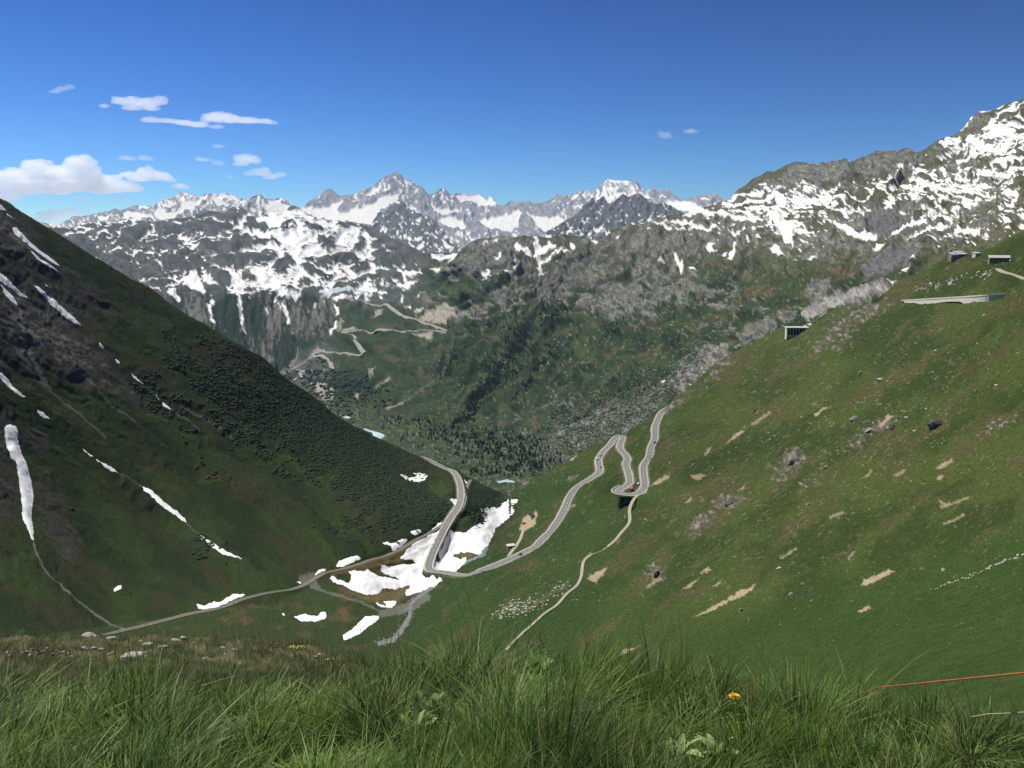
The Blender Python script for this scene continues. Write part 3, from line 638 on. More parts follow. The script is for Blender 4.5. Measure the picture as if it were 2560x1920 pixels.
# colours of the near slopes
big = fbm(wu/150, wv/110, 4, 360)
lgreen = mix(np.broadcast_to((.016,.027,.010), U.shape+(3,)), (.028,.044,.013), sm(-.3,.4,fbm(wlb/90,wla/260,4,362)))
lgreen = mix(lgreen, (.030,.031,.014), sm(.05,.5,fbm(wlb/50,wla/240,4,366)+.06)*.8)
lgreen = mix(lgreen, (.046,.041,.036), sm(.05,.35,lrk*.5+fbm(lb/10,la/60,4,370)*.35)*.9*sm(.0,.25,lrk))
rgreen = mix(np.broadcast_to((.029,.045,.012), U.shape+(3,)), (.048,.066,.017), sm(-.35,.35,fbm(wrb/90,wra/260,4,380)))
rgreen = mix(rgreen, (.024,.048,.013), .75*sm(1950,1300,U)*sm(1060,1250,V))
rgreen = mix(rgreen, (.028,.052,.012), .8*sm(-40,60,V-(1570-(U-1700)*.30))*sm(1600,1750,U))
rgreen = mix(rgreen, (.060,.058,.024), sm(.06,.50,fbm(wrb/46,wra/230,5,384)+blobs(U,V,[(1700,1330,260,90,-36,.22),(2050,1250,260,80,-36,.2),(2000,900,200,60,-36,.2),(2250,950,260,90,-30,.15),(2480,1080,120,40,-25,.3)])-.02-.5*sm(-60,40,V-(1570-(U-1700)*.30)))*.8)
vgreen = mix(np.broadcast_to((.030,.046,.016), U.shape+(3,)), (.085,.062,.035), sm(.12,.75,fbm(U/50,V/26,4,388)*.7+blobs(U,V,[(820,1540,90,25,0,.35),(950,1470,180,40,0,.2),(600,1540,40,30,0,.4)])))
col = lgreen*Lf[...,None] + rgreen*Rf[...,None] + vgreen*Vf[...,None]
# close texture: tussocks, light and dark
spk = fbm(U/4.2, V/3.4, 2, 390)
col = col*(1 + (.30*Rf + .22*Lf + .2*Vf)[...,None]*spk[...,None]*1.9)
# earth scars and pale stones on the right slope, along the fall line
scar = sm(.50,.64, fbm(rb/5, ra/26, 3, 400)+rg2*.25 + blobs(U,V,[(1900,1250,330,150,-36,.14),(1750,1400,220,90,-36,.14),(2150,1080,260,100,-36,.14),(2000,1480,160,60,-30,.06),(1950,900,200,80,-36,.06)]) - .02)*Rf*(1-sm(1450,1560,V))
col = mix(col, (.16,.145,.09), scar*.4)
ston = sm(.565,.70, fbm(U/4.5+5, V/3.6, 2, 404)*.62+fbm(U/60,V/40,3,407)*.28+fbm(ra/30,rb/8,2,408)*.2+blobs(U,V,[(2250,1060,300,110,-30,.12),(1350,1250,120,160,0,.05),(1250,1450,120,90,0,.07),(2050,1000,330,110,-30,.08),(2300,1150,250,80,0,.08),(2400,860,250,50,0,.04)]))*Rf*sm(1750,1500,V)
col = mix(col, (.26,.25,.205), ston*.6)
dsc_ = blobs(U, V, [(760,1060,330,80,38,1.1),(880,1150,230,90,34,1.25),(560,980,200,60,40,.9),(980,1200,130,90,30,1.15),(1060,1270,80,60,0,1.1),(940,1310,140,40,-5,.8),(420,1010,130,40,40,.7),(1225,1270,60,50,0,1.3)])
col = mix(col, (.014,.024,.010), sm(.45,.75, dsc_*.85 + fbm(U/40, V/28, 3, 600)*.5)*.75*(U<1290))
rc = mix(np.broadcast_to((.062,.058,.053), U.shape+(3,)), (.16,.152,.135), sm(-.15,.45,fbm(U/9,V/9,4,410)))
rc = mix(rc, (.045,.045,.04), sm(.1,.4,fbm(U/7,V/9,3,414))*.6)
rc = rc*(1+Rf[...,None]*np.array((.35,.25,.15)))
col = col*(1-rocky[...,None]) + rc*rocky[...,None]
S = np.zeros(U.shape)   # pale scree, tracks of water, gravel
for pts, w, a in [
  (Z(0,1360,3.456,[(285,0),(310,70),(370,180),(440,280),(560,400),(680,490),(800,580),(950,680),(1080,745)]),1.5,.8),
  (Z(0,960,3.456,[(300,-80),(400,0),(500,90),(620,190),(740,300),(850,390),(915,455)]),2.2,.55),
  (Z(0,960,3.456,[(740,-40),(780,0),(860,90),(960,190),(1100,280),(1170,330)]),2,.45),
  (Z(0,960,3.456,[(1480,215),(1560,270),(1640,320),(1720,390)]),1.8,.5),(Z(0,960,3.456,[(1560,200),(1800,330),(1900,400),(2000,470)]),3,.35),
  (Z(0,960,3.456,[(285,1350),(310,1450),(350,1560),(430,1659)]),1.5,.7),(Z(0,960,3.456,[(1020,770),(1180,860),(1230,900)]),1.5,.4),(Z(0,960,3.456,[(1600,1200),(1700,1290)]),1.5,.5),
  (Z(0,480,3.456,[(170,960),(180,1150),(210,1300),(300,1450),(380,1600),(430,1680)]),5,.55),(Z(0,480,3.456,[(60,1200),(130,1310),(260,1500)]),7,.5),(Z(0,480,3.456,[(250,1200),(340,1330)]),8,.5),
  (Z(640,1360,3.456,[(520,390),(700,440),(900,500),(1040,560)]),3,.5),
  (Z(1280,1360,3.456,[(0,600),(150,560),(300,450),(480,350)]),6,.10),(Z(1280,1360,3.456,[(-120,620),(0,500)]),8,.08)]:
    paint_line(S, U, V, pts, w, a, warp=(2.5,9))
for pts, a in [
  (Z(1280,1360,3.456,[(1560,640),(1700,560),(1850,480),(1960,400),(2060,370),(2100,340),(2080,390),(1990,450),(1850,510),(1700,590),(1600,625)]),.95),
  (Z(1920,1360,3.456,[(800,370),(830,310),(940,280),(1060,225),(1100,240),(1000,300),(900,350)]),.95),(Z(1920,1360,3.456,[(770,590),(870,530),(885,550),(820,585)]),.95),
  (Z(1280,1360,3.456,[(640,300),(700,260),(820,200),(790,270),(720,330)]),.9),(Z(1280,1360,3.456,[(1470,400),(1620,290),(1560,370)]),.8),(Z(1280,1360,3.456,[(1620,250),(1700,200),(1720,215),(1640,260)]),.8),(Z(1280,1360,3.456,[(1720,370),(1820,310),(1780,360)]),.8),
  (Z(1280,880,3.456,[(1840,800),(1950,680),(2010,680),(1930,740)]),.95),(Z(1280,880,3.456,[(1540,1070),(1640,1050),(1670,1070),(1600,1105)]),.7),(Z(1280,880,3.456,[(1200,1160),(1250,1110),(1360,1055),(1350,1090),(1240,1150)]),.9),(Z(1280,880,3.456,[(1960,1200),(2030,1140),(2000,1190)]),.8),(Z(1280,880,3.456,[(1660,900),(1700,830),(1730,830),(1680,890)]),.85),(Z(1280,880,3.456,[(1490,1310),(1560,1240),(1540,1290)]),.8),
  (Z(1280,880,3.456,[(495,940),(510,890),(580,865),(560,890),(520,950)]),.9),(Z(1920,720,3.456,[(400,1100),(470,1040),(520,1030),(430,1115)]),.9),(Z(1920,720,3.456,[(960,1210),(1040,1100),(1090,1110),(1000,1200)]),.85),(Z(1920,720,3.456,[(1450,1560),(1590,1480),(1610,1500),(1520,1560)]),.85),(Z(1920,720,3.456,[(1460,1650),(1500,1610),(1520,1620),(1490,1659)]),.85),(Z(1920,720,3.456,[(800,1650),(900,1560),(880,1610)]),.8),
  (Z(1280,1360,3.456,[(920,960),(960,910),(1080,890),(1120,870),(1060,910),(980,940)]),.8),
  (Z(640,1360,3.456,[(1050,570),(1150,560),(1300,510),(1440,400),(1500,440),(1500,480),(1370,570),(1290,600),(1070,640)]),.55),(Z(640,1360,3.456,[(370,270),(500,260),(560,400),(520,410),(460,350),(380,340)]),.45),
  (Z(840,1120,3.77,[(1720,775),(1778,650),(1850,640),(1890,600),(1900,640),(1860,740),(1800,775)]),1.0)]:
    paint_poly(S, U, V, pts, a, 2, warp=(4,9))
warm = sm(1150,1350,U)
scol = mix(np.broadcast_to((.17,.165,.155), U.shape+(3,)), (.30,.24,.16), warm)
col = col*(1-S[...,None]) + scol*S[...,None]*(1+.25*spk[...,None])
for pts in [[(2354,1266),(2380,1257),(2419,1242)],[(2359,1309),(2385,1300),(2409,1287)],[(2076,1293),(2107,1280)],[(2350,1252),(2362,1262)],[(1420,1268),(1436,1262)],[(1880,1060),(1925,1030)],[(2240,1190),(2262,1176)],[(1955,1395),(1990,1372)],[(1620,1470),(1650,1448)],[(1460,1400),(1478,1385)],[(2120,1395),(2134,1378)]]:
    paint_line(S, U, V, pts, 3.2, .8, warp=(3,7))
    k = np.zeros(U.shape); paint_line(k, U, V, pts, 3.2, .8, warp=(3,7)); col = col*(1-k[...,None]) + np.array((.22,.185,.12))*k[...,None]
# brown melt rims round the snow in the valley, and cut banks beside the road
rim = np.zeros(U.shape)
for pts in [Z(640,1360,3.456,[(640,310),(800,230),(1000,230),(1230,290),(1090,180),(1300,130),(1500,0),(1500,-60),(1200,80),(700,240)]),Z(640,1360,3.456,[(800,400),(1000,440),(1340,350),(1350,380),(1290,450),(1150,540),(900,480)]),Z(640,1360,3.456,[(1700,80),(1840,70),(1940,90),(1800,125),(1720,110)])]:
    paint_poly(rim, U, V, pts, .85, 8, warp=(5,12))
col = mix(col, (.15,.11,.055), rim*.8)
earth = np.zeros(U.shape); ee = earth[ok1]; ee[:] = sm(8.5, 5.0, d1); earth[ok1] = ee
col = mix(col, (.25,.235,.20), earth*.6*sm(-.5,.3,fbm(U/5,V/4,3,430)+.1))
col = np.clip(col, .006, .9)
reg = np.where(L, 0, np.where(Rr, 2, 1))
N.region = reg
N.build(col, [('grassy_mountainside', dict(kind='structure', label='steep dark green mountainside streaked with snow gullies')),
              ('valley_bottom', dict(kind='structure', label='brown and green valley bottom below the road')),
              ('meadow_slope', dict(kind='structure', label='sunny green meadow slope with earth scars and stones'))], M_NEAR)

# the same slope carried on down to the foot of the viewpoint bank
fY = tps(ctl + [(2560,1950,12),(2850,1950,9),(1300,1950,60),(300,1950,200),(2560,2300,7),(2850,2300,6),(1300,2300,30),(300,2300,80),(-300,2300,80)], 2e-4)
Fo = Sheet(-300, 2850, 15.0, lin([(-300,1785),(2850,1785)]), 2300, lambda u, v: fY(u, v)*1.004, nback=1, back=.01, drop=0)
Fo.build(mix(np.broadcast_to((.026,.046,.012), Fo.Ux.shape+(3,)), (.045,.055,.018), sm(-.3,.3,fbm(Fo.Ux/40,Fo.Vx/30,3,470))), [('meadow_slope', dict(kind='structure', label='grass slope falling away below the viewpoint bank'))], M_NEAR)
# ------------------------------------------------------------------ snow lying in gullies and on the valley bottom
def snow_patch(sheet, poly, thick=1.2, warp=3.0, rise=.30, label=None):
    p = np.array(poly, float)
    U, V = sheet.Ux, sheet.Vx
    c0 = max(0, int((p[:,0].min()-12 - sheet.u[0])/sheet.du)); c1_ = min(U.shape[1], int((p[:,0].max()+12 - sheet.u[0])/sheet.du)+2)
    sub = V[:, c0:c1_]; rows = np.where(((sub > p[:,1].min()-12) & (sub < p[:,1].max()+12)).any(1))[0]
    if not len(rows): return
    r0, r1 = rows[0], rows[-1]+1
    u = U[r0:r1, c0:c1_]; v = V[r0:r1, c0:c1_]; Pp = sheet.P[r0:r1, c0:c1_]
    uu = u + fbm(u/9, v/9, 3, 501)*warp; vv = v + fbm(u/9, v/9, 3, 505)*warp
    sd = sdist(uu, vv, poly); px = sheet.px[r0:r1, c0:c1_]
    hh = np.clip((sd+.6)*px*rise, -1.5, thick) + np.where(sd > 3, fbm(u/30, v/16, 2, 511)*.15, 0)
    q = Pp.copy(); zs = q[...,2].copy()
    for _ in range(4):
        zz_ = zs.copy(); zz_[1:-1,1:-1] = (zs[:-2,1:-1]+zs[2:,1:-1]+zs[1:-1,:-2]+zs[1:-1,2:]+zs[1:-1,1:-1])/5; zs = zz_
    wgt = sm(0, 5, sd); q[...,2] = q[...,2]*(1-wgt) + zs*wgt + hh
    idx = np.arange(u.size).reshape(u.shape); keep = (sd > -4)
    f = np.stack([idx[:-1,:-1], idx[1:,:-1], idx[1:,1:], idx[:-1,1:]], -1)
    kf = keep[:-1,:-1] | keep[1:,:-1] | keep[1:,1:] | keep[:-1,1:]
    f = f[kf].reshape(-1, 4)
    if not len(f): return
    used, inv = np.unique(f, return_inverse=True)
    me = mesh_np('snow_patch', q.reshape(-1,3)[used], inv.reshape(-1,4), mats=[M_SNOW])
    link('snow_patch', me, kind='structure')
def line_poly(pts, w):
    p = np.array(pts, float); t = np.gradient(p, axis=0); t /= np.linalg.norm(t, axis=1, keepdims=True)+1e-9
    n = np.stack([-t[:,1], t[:,0]], 1); ww = w*np.linspace(1, .4, len(p))[:,None] if np.isscalar(w) else np.array(w)[:,None]
    return list(map(tuple, np.concatenate([p+n*ww, (p-n*ww)[::-1]])))
NS = []
Q = lambda pts: NS.append(Z(840,1120,3.77,pts))
Q([(1655,485),(1720,490),(1660,540),(1680,600),(1600,680),(1500,760),(1460,860),(1430,920),(1370,960),(1370,1005),(1330,1000),(1270,980),(1180,980),(1110,1000),(1110,1030),(1170,1050),(1230,1030),(1220,1080),(1140,1150),(1050,1200),(950,1195),(925,1170),(945,1120),(980,1080),(970,1030),(1010,985),(1030,900),(1060,820),(1150,790),(1220,800),(1300,740),(1400,690),(1400,650),(1360,580),(1480,560),(1550,550),(1550,520),(1600,500)])
Q([(1000,775),(975,840),(940,920),(880,1040),(830,1130),(805,1190),(840,1225),(920,1235),(1000,1245),(960,1280),(800,1350),(660,1400),(660,1350),(710,1310),(700,1290),(600,1310),(560,1330),(440,1320),(400,1370),(290,1385),(150,1340),(80,1290),(0,1270),(-60,1240),(-30,1228),(50,1255),(130,1270),(150,1200),(120,1165),(300,1160),(400,1210),(600,1245),(590,1225),(480,1190),(420,1160),(420,1110),(490,1130),(600,1100),(760,1092),(740,1060),(620,1050),(610,1035),(640,1000),(760,900),(840,870),(900,820)])
Q([(440,890),(490,870),(560,890),(620,860),(670,868),(620,910),(540,950),(520,910)])
Q([(705,800),(780,780),(820,795),(730,825)]); Q([(905,765),(960,705),(1000,700),(960,745)])
Q([(610,245),(660,250),(740,265),(775,250),(730,225),(800,235),(865,250),(850,275),(790,300),(740,300),(660,280)])
Q([(1075,480),(1140,445),(1140,512)]); Q([(1205,300),(1240,312),(1230,325)]); Q([(0,1120),(30,1075),(100,1050),(200,1030),(230,1050),(130,1095),(60,1122)])
Q2 = lambda pts: NS.append(Z(640,1360,3.456,pts))
Q2([(500,285),(540,255),(610,235),(600,250)]); Q2([(330,630),(400,615),(430,605),(460,625),(540,625),(560,590),(600,590),(610,620),(590,640),(520,670),(440,665),(380,660)])
Q2([(1100,490),(1160,495),(1215,490),(1200,530),(1150,555),(1120,545),(1130,515)]); Q2([(1035,510),(1110,530),(1115,548),(1060,530)])
Q2([(750,790),(830,740),(880,690),(940,630),(1060,625),(1060,650),(960,720),(900,770),(820,810),(755,835)]); Q2([(225,600),(245,605),(240,620)]); Q2([(355,310),(390,315),(380,330)])
Q3 = lambda pts: NS.append(Z(0,1360,3.456,pts))
Q3([(1705,520),(1730,515),(1760,525),(1850,495),(1900,500),(2010,450),(2130,455),(2050,480),(1940,510),(1870,540),(1760,558),(1710,550)]); Q3([(985,380),(1020,345),(1050,345),(1045,370),(1000,390)])
Q4 = lambda pts: NS.append(Z(0,960,3.456,pts))
Q4([(40,380),(60,360),(90,348),(130,370),(150,410),(150,480),(190,590),(210,680),(240,770),(270,850),(285,1000),(270,1100),(280,1200),(290,1350),(270,1340),(240,1250),(205,1170),(185,1020),(160,800),(130,670),(90,650),(70,560),(50,460)])
Q4([(0,-60),(50,-60),(80,0),(110,30),(150,70),(215,130),(170,120),(120,85),(80,40),(40,0)]); Q4([(312,228),(360,250),(425,308),(370,290),(318,252)])
Q4([(712,552),(755,588),(745,590)]); Q4([(752,580),(805,622),(790,622)]); Q4([(833,645),(875,668),(850,668)])
Q4([(875,668),(960,720),(1020,772),(960,745),(890,695)])
Q4([(1225,895),(1290,925),(1350,975),(1400,1020),(1480,1085),(1590,1160),(1610,1200),(1540,1158),(1460,1115),(1360,1045),(1330,1010),(1290,965),(1240,918)])
Q4([(1705,1320),(1740,1305),(1820,1370),(1960,1460),(2090,1518),(1950,1485),(1820,1415)]); Q4([(1315,65),(1350,88),(1385,135),(1335,112)]); Q4([(1398,140),(1485,218),(1418,188)])
Q5 = lambda pts: NS.append(Z(0,480,3.456,pts))
Q5([(-40,90),(0,108),(55,160),(20,155),(-40,130)]); Q5([(60,188),(125,232),(90,220)]); Q5([(98,320),(140,308),(170,350),(250,430),(330,500),(400,545),(460,590),(518,642),(440,605),(350,545),(250,475),(130,375)])
Q5([(252,525),(300,558),(400,635),(495,692),(400,656),(290,585)]); Q5([(-60,640),(0,673),(60,720),(120,785),(200,850),(258,895),(190,872),(100,805),(0,745),(-60,700)])
Q5([(5,785),(80,850),(130,910),(152,968),(120,955),(60,892)]); Q5([(290,793),(350,828),(420,888),(480,930),(560,1000),(640,1070),(712,1148),(660,1125),(560,1055),(470,975),(410,910),(340,855)])
Q5([(390,792),(440,822),(405,808)]); Q5([(858,1298),(902,1342),(870,1330)]); Q5([(1000,1433),(1042,1477),(1015,1465)]); Q5([(1140,1565),(1245,1650),(1180,1615)]); Q5([(0,1560),(50,1590),(110,1665),(60,1650),(0,1600)])
for k, p in enumerate(NS): snow_patch(N, p, thick=(2.4 if k < 2 else .9), warp=(3.2 if k < 2 else 2.2))
# small white slopeside patch on the middle mountain
# ------------------------------------------------------------------ roads
M_ASPH = mat('asphalt', (.17,.17,.165), rough=.85, noise=(.25,.15))
M_LINE = mat('road_paint', (.62,.62,.58), rough=.7)
M_GRAV = mat('gravel', (.33,.30,.24), rough=.95, noise=(.5,.2))
M_STONE = mat('masonry', (.22,.21,.19), rough=.9, noise=(.8,.25))
M_CONC = mat('concrete', (.58,.55,.48), rough=.85, noise=(.6,.12))
M_STEEL = mat('galvanised_steel', (.45,.46,.46), rough=.5, metal=.6)
M_BALL = mat('ballast', (.15,.135,.115), rough=.95, noise=(.8,.3))
def road_obj(name, c, half, material, lift=.35, skirt=1.5, label=None, end=1.0):
    c = c.copy(); half = half*np.linspace(1, end, len(c))
    V_, q = ribbon(c, [-half-.5, -half, half, half+.5], [-skirt, lift, lift, -skirt])
    o = link(name, mesh_np(name, V_, q, smooth=False, mats=[material]), kind='structure', label=label)
    return o
def densify(c, step):
    d = np.r_[0, np.cumsum(np.linalg.norm(np.diff(c, axis=0), axis=1))]; t = np.arange(0, d[-1], step)
    return np.stack([np.interp(t, d, c[:, k]) for k in range(3)], 1)
def smooth3(c, n=4):
    c = c.copy()
    for _ in range(n): c[1:-1] = (c[:-2] + 2*c[1:-1] + c[2:])/4
    return c
C1 = smooth3(densify(c1, 3.0), 2)
road = road_obj('mountain_road', C1, 3.9, M_ASPH, lift=.35, label='grey mountain road winding up in hairpins')
V_, q = ribbon(C1, [-3.75,-3.45], [.37,.37]); V2, q2 = ribbon(C1, [3.45,3.75], [.37,.37])
link('edge_line', mesh_np('edge_line', np.concatenate([V_,V2]), np.concatenate([q,q2+len(V_)]), smooth=False, mats=[M_LINE]), parent=road)
V_, q = ribbon(C1, [-.14,.14], [.37,.37]); q = q[(np.arange(len(q)) % 3) < 1]
link('centre_line', mesh_np('centre_line', V_, q, smooth=False, mats=[M_LINE]), parent=road)
# gravel shoulders, pale against the grass
for nm, o0, o1 in (('shoulder', -5.3, -3.95), ('shoulder', 3.95, 5.3)):
    w_ = fbm(np.arange(len(C1))/6.0, np.full(len(C1), o0), 3, 520)*.9
    V_, q = ribbon(C1, [o0, o1] , [.10, .25]); V_ = V_.reshape(-1, 2, 3)
    k = 0 if o0 < -4.5 else 1
    t = np.gradient(C1[:, :2], axis=0); t /= np.linalg.norm(t, axis=1, keepdims=True); n_ = np.stack([t[:,1], -t[:,0]], 1)
    V_[:, k, :2] += n_*w_[:, None]
    link('road_shoulder', mesh_np('road_shoulder', V_.reshape(-1,3), q, smooth=False, mats=[M_GRAV]), kind='structure')
road_obj('service_track', smooth3(densify(c2, 2.5), 4), 1.7, M_GRAV, lift=.42, end=.42, label='narrow pale gravel track down the meadow')
road_obj('access_track', smooth3(densify(c3, 2.5), 3), 1.7, M_GRAV, lift=.22, label='short gravel track up to the parking place')
CW = smooth3(densify(cw, 2.5), 6)
rail = road_obj('railway', CW, 2.0, M_BALL, lift=.25, label='single-track mountain railway along the slope foot')
for o_, nm in ((-.5,'rail'),(.5,'rail')):
    V_, q = ribbon(CW, [o_-.05, o_-.05, o_+.05, o_+.05], [.25,.42,.42,.25]); link(nm, mesh_np(nm, V_, q, smooth=False, mats=[M_STEEL]), parent=rail)
for o_ in (-1.9, 1.8):
    V_, q = ribbon(CW, [o_-.3, o_-.3, o_+.3, o_+.3], [.2,.40,.40,.2]); link('cable_duct', mesh_np('cable_duct', V_, q, smooth=False, mats=[M_GRAV]), parent=rail)
# sleepers: one joined piece
D1 = densify(CW, 1.2); t = np.gradient(D1[:, :2], axis=0); t /= np.linalg.norm(t, axis=1, keepdims=True); n_ = np.stack([t[:,1], -t[:,0]], 1)
def boxes(cen, ax, ay, az):
    """many boxes: centres, half-axis vectors (n,3)"""
    s = np.array([[-1,-1,-1],[1,-1,-1],[1,1,-1],[-1,1,-1],[-1,-1,1],[1,-1,1],[1,1,1],[-1,1,1]], float)
    V_ = cen[:,None] + s[None,:,0:1]*ax[:,None] + s[None,:,1:2]*ay[:,None] + s[None,:,2:3]*az[:,None]
    fq = np.array([[0,3,2,1],[4,5,6,7],[0,1,5,4],[1,2,6,5],[2,3,7,6],[3,0,4,7]])
    return V_.reshape(-1,3), (fq[None] + np.arange(len(cen))[:,None,None]*8).reshape(-1,4)
n3 = np.c_[n_, np.zeros(len(D1))]; t3 = np.c_[t, np.zeros(len(D1))]; zz = np.zeros_like(n3); zz[:,2] = 1
V_, q = boxes(D1 + zz*.27, n3*.9, t3*.12, zz*.07)
link('sleeper', mesh_np('sleeper', V_, q, smooth=False, mats=[M_BALL]), parent=rail, kind='stuff')
# bridge ramp: stone flanks and crash barriers
i0 = np.argmin(np.abs(C1[:,1]-c1[np.argmin(np.hypot(q1[:,0]-1128,q1[:,1]-1300)),1]) + np.abs(C1[:,0]-c1[np.argmin(np.hypot(q1[:,0]-1128,q1[:,1]-1300)),0]))
k1 = c1[np.argmin(np.hypot(q1[:,0]-1072,q1[:,1]-1432))]; i1 = np.argmin(np.linalg.norm(C1-k1, axis=1))
seg = C1[min(i0,i1):max(i0,i1)+3]
br = link('road_bridge', None, label='straight stone-flanked road bridge crossing the snow-filled valley', category='bridge')
for sgn in (-1, 1):
    V_, q = ribbon(seg, [sgn*4.0, sgn*4.0, sgn*4.5, sgn*4.7], [-7, .75, .75, -7]); link('parapet', mesh_np('parapet', V_, q, smooth=False, mats=[M_STONE]), parent=br)
    V_, q = ribbon(seg, [sgn*3.98, sgn*4.52], [.80,.80]); link('coping', mesh_np('coping', V_, q, smooth=False, mats=[M_CONC]), parent=br)
# retaining wall beneath the hairpin
hw = [k for k in range(len(q1)) if 1540 < q1[k,0] < 1606 and q1[k,1] > 1218]
hp_ = c1[hw[0]:hw[-1]+1]
mid_ = hp_.mean(0)
V_, q = [], None
side = None
pts_ = smooth3(densify(hp_, 2.0), 3)
t = np.gradient(pts_[:, :2], axis=0); t /= np.linalg.norm(t, axis=1, keepdims=True); n_ = np.stack([t[:,1], -t[:,0]], 1)
cc_ = pts_.mean(0)[:2]; sg = np.sign(((pts_[:, :2]-cc_)*n_).sum())
out_ = pts_.copy(); out_[:, :2] += n_*sg*7.5
pr, q = ribbon(pts_, [4.0*sg, 7.6*sg], [.33,.33]); link('lay_by', mesh_np('lay_by', pr, q, smooth=False, mats=[M_ASPH]), kind='structure')
vis = out_[:,1] < np.median(out_[:,1]) + 6
pr, q = ribbon(out_, [0,0,-sg*.0+.5*sg,.9*sg], [-1.5,.9,.9,-1.5])
wl_ = link('retaining_wall', None, label='tall dark retaining wall holding up the lower hairpin bend', category='wall')
link('wall_face', mesh_np('wall_face', pr, q, smooth=False, mats=[M_STONE]), parent=wl_)
pr, q = ribbon(out_, [-.15*sg,.75*sg], [.98,.98]); link('coping', mesh_np('coping', pr, q, smooth=False, mats=[M_CONC]), parent=wl_)
uw = np.linspace(1547,1592,10); top_ = np.stack([P3(uw,1240,YW)[:,0], np.full(10,YW), np.full(10,ZW+.25)],1); bt_ = P3(uw, 1240+np.array([8,14,19,20,19,18,16,14,11,8.]), YW)
vv_ = np.concatenate([top_, bt_, bt_+[0,3,0], top_+[0,3,0]]); qq = [(i, i+10, i+11, i+1) for i in range(9)]+[(i, i+1, i+31, i+30) for i in range(9)]+[(i+20,i+30,i+31,i+21) for i in range(9)]
link('front_wall', mesh_np('front_wall', vv_, np.array(qq), smooth=False, mats=[M_STONE]), parent=wl_)
# far pass roads on the middle mountain
ZG = lambda p: Z(680,700,4.424,p)
G1 = ZG([(830,195),(950,225),(1060,240),(1150,270),(1270,285),(1350,330),(1450,390),(1600,455),(1780,500),(1900,535),(1985,546),(1995,556),(1900,560),(1700,556),(1500,566),(1250,571),(1040,571),(850,576),(745,592),(760,602),(830,605),(920,635),(940,690),(990,760),(1040,815),(1030,825),(950,822),(820,803),(700,811),(560,800),(470,800),(450,815),(465,832),(560,836),(620,880),(670,940),(665,990),(600,1025),(450,1006),(330,1002),(240,992),(240,1000),(290,1010),(330,1050),(320,1080),(240,1112)])
cg = centre(m, G1, 4, 2)
bench(m, cg, 7, 22); m.normals()
V_, q = ribbon(smooth3(densify(cg, 9), 1), [-14,-6.5,6.5,14], [-9,3.0,3.0,-9])
link('pass_road', mesh_np('pass_road', V_, q, smooth=False, mats=[mat('far_road', (.30,.29,.27), rough=.9, noise=(.02,.15))]), kind='structure', label='distant pass road zigzagging up to the lake')
# path to the barn
cb = centre(N, Z(1920,600,3.456,[(1985,255),(2000,268),(2060,290),(2212,335),(2400,390)]), 5, 4)
road_obj('farm_path', smooth3(densify(cb, 4), 3), 1.5, M_GRAV, lift=.6, label='pale path curving below the barn')
# ------------------------------------------------------------------ water
M_WATER = mat('glacial_water', (.42,.55,.55), rough=.35, spec=.5, noise=(.02,.2))
M_CREEK = mat('creek_water', (.14,.165,.16), rough=.55, spec=.3, noise=(1.0,.95))
def drape(name, sheet, poly, material, lift, **kw):
    p = np.array(poly, float); U, V = sheet.Ux, sheet.Vx
    c0 = int((p[:,0].min()-9 - sheet.u[0])/sheet.du); c1_ = int((p[:,0].max()+9 - sheet.u[0])/sheet.du)+2
    sub = V[:, c0:c1_]; rows = np.where(((sub > p[:,1].min()-9) & (sub < p[:,1].max()+9)).any(1))[0]; r0, r1 = rows[0], rows[-1]+1
    u = U[r0:r1, c0:c1_]; v = V[r0:r1, c0:c1_]; q = sheet.P[r0:r1, c0:c1_].copy()
    sd = sdist(u, v, poly); q[...,2] += np.clip((sd+.3)*sheet.px[r0:r1, c0:c1_]*.5, -3, lift)
    idx = np.arange(u.size).reshape(u.shape); keep = sd > -4
    f_ = np.stack([idx[:-1,:-1], idx[1:,:-1], idx[1:,1:], idx[:-1,1:]], -1)[keep[:-1,:-1] | keep[1:,1:]].reshape(-1,4)
    used, inv = np.unique(f_, return_inverse=True)
    return link(name, mesh_np(name, q.reshape(-1,3)[used], inv.reshape(-1,4), mats=[material]), **kw)
drape('river_pool', m, Z(640,880,3.456,[(915,665),(950,660),(1000,680),(1060,695),(1112,715),(1110,730),(1075,748),(1040,740),(1005,715),(1010,695),(960,680)]), M_WATER, 1.5, kind='structure')
drape('river_pool', m, Z(640,880,3.456,[(715,545),(760,548),(820,565),(810,575),(780,573),(740,562)]), M_WATER, 1.5, kind='structure')
drape('river', m, Z(640,880,3.456,[(2080,1122),(2130,1110),(2170,1100),(2230,1115),(2240,1128),(2150,1122),(2100,1132)]), M_WATER, 1.5, kind='structure')
drape('pass_lake', m, Z(640,400,3.456,[(625,1128),(760,1122),(1000,1125),(960,1140),(820,1140),(720,1152),(640,1158)]), mat('lake_water', (.42,.50,.53), rough=.4), 4, kind='structure')
drape('creek', N, line_poly(Z(640,1360,3.456,[(1530,375),(1470,410),(1400,460),(1340,520),(1335,560),(1330,620),(1290,690),(1250,760),(1180,830),(1050,860)]), np.array([3,4,3.5,4,3,4.5,4,5,6,5.])), M_CREEK, .3, kind='structure')
drape('creek', N, line_poly(Z(840,1120,3.77,[(1430,935),(1400,970),(1400,1000),(1330,1030),(1240,1070),(1200,1105)]), np.array([4,5,5,3,3,2.])), M_CREEK, .3, kind='structure')
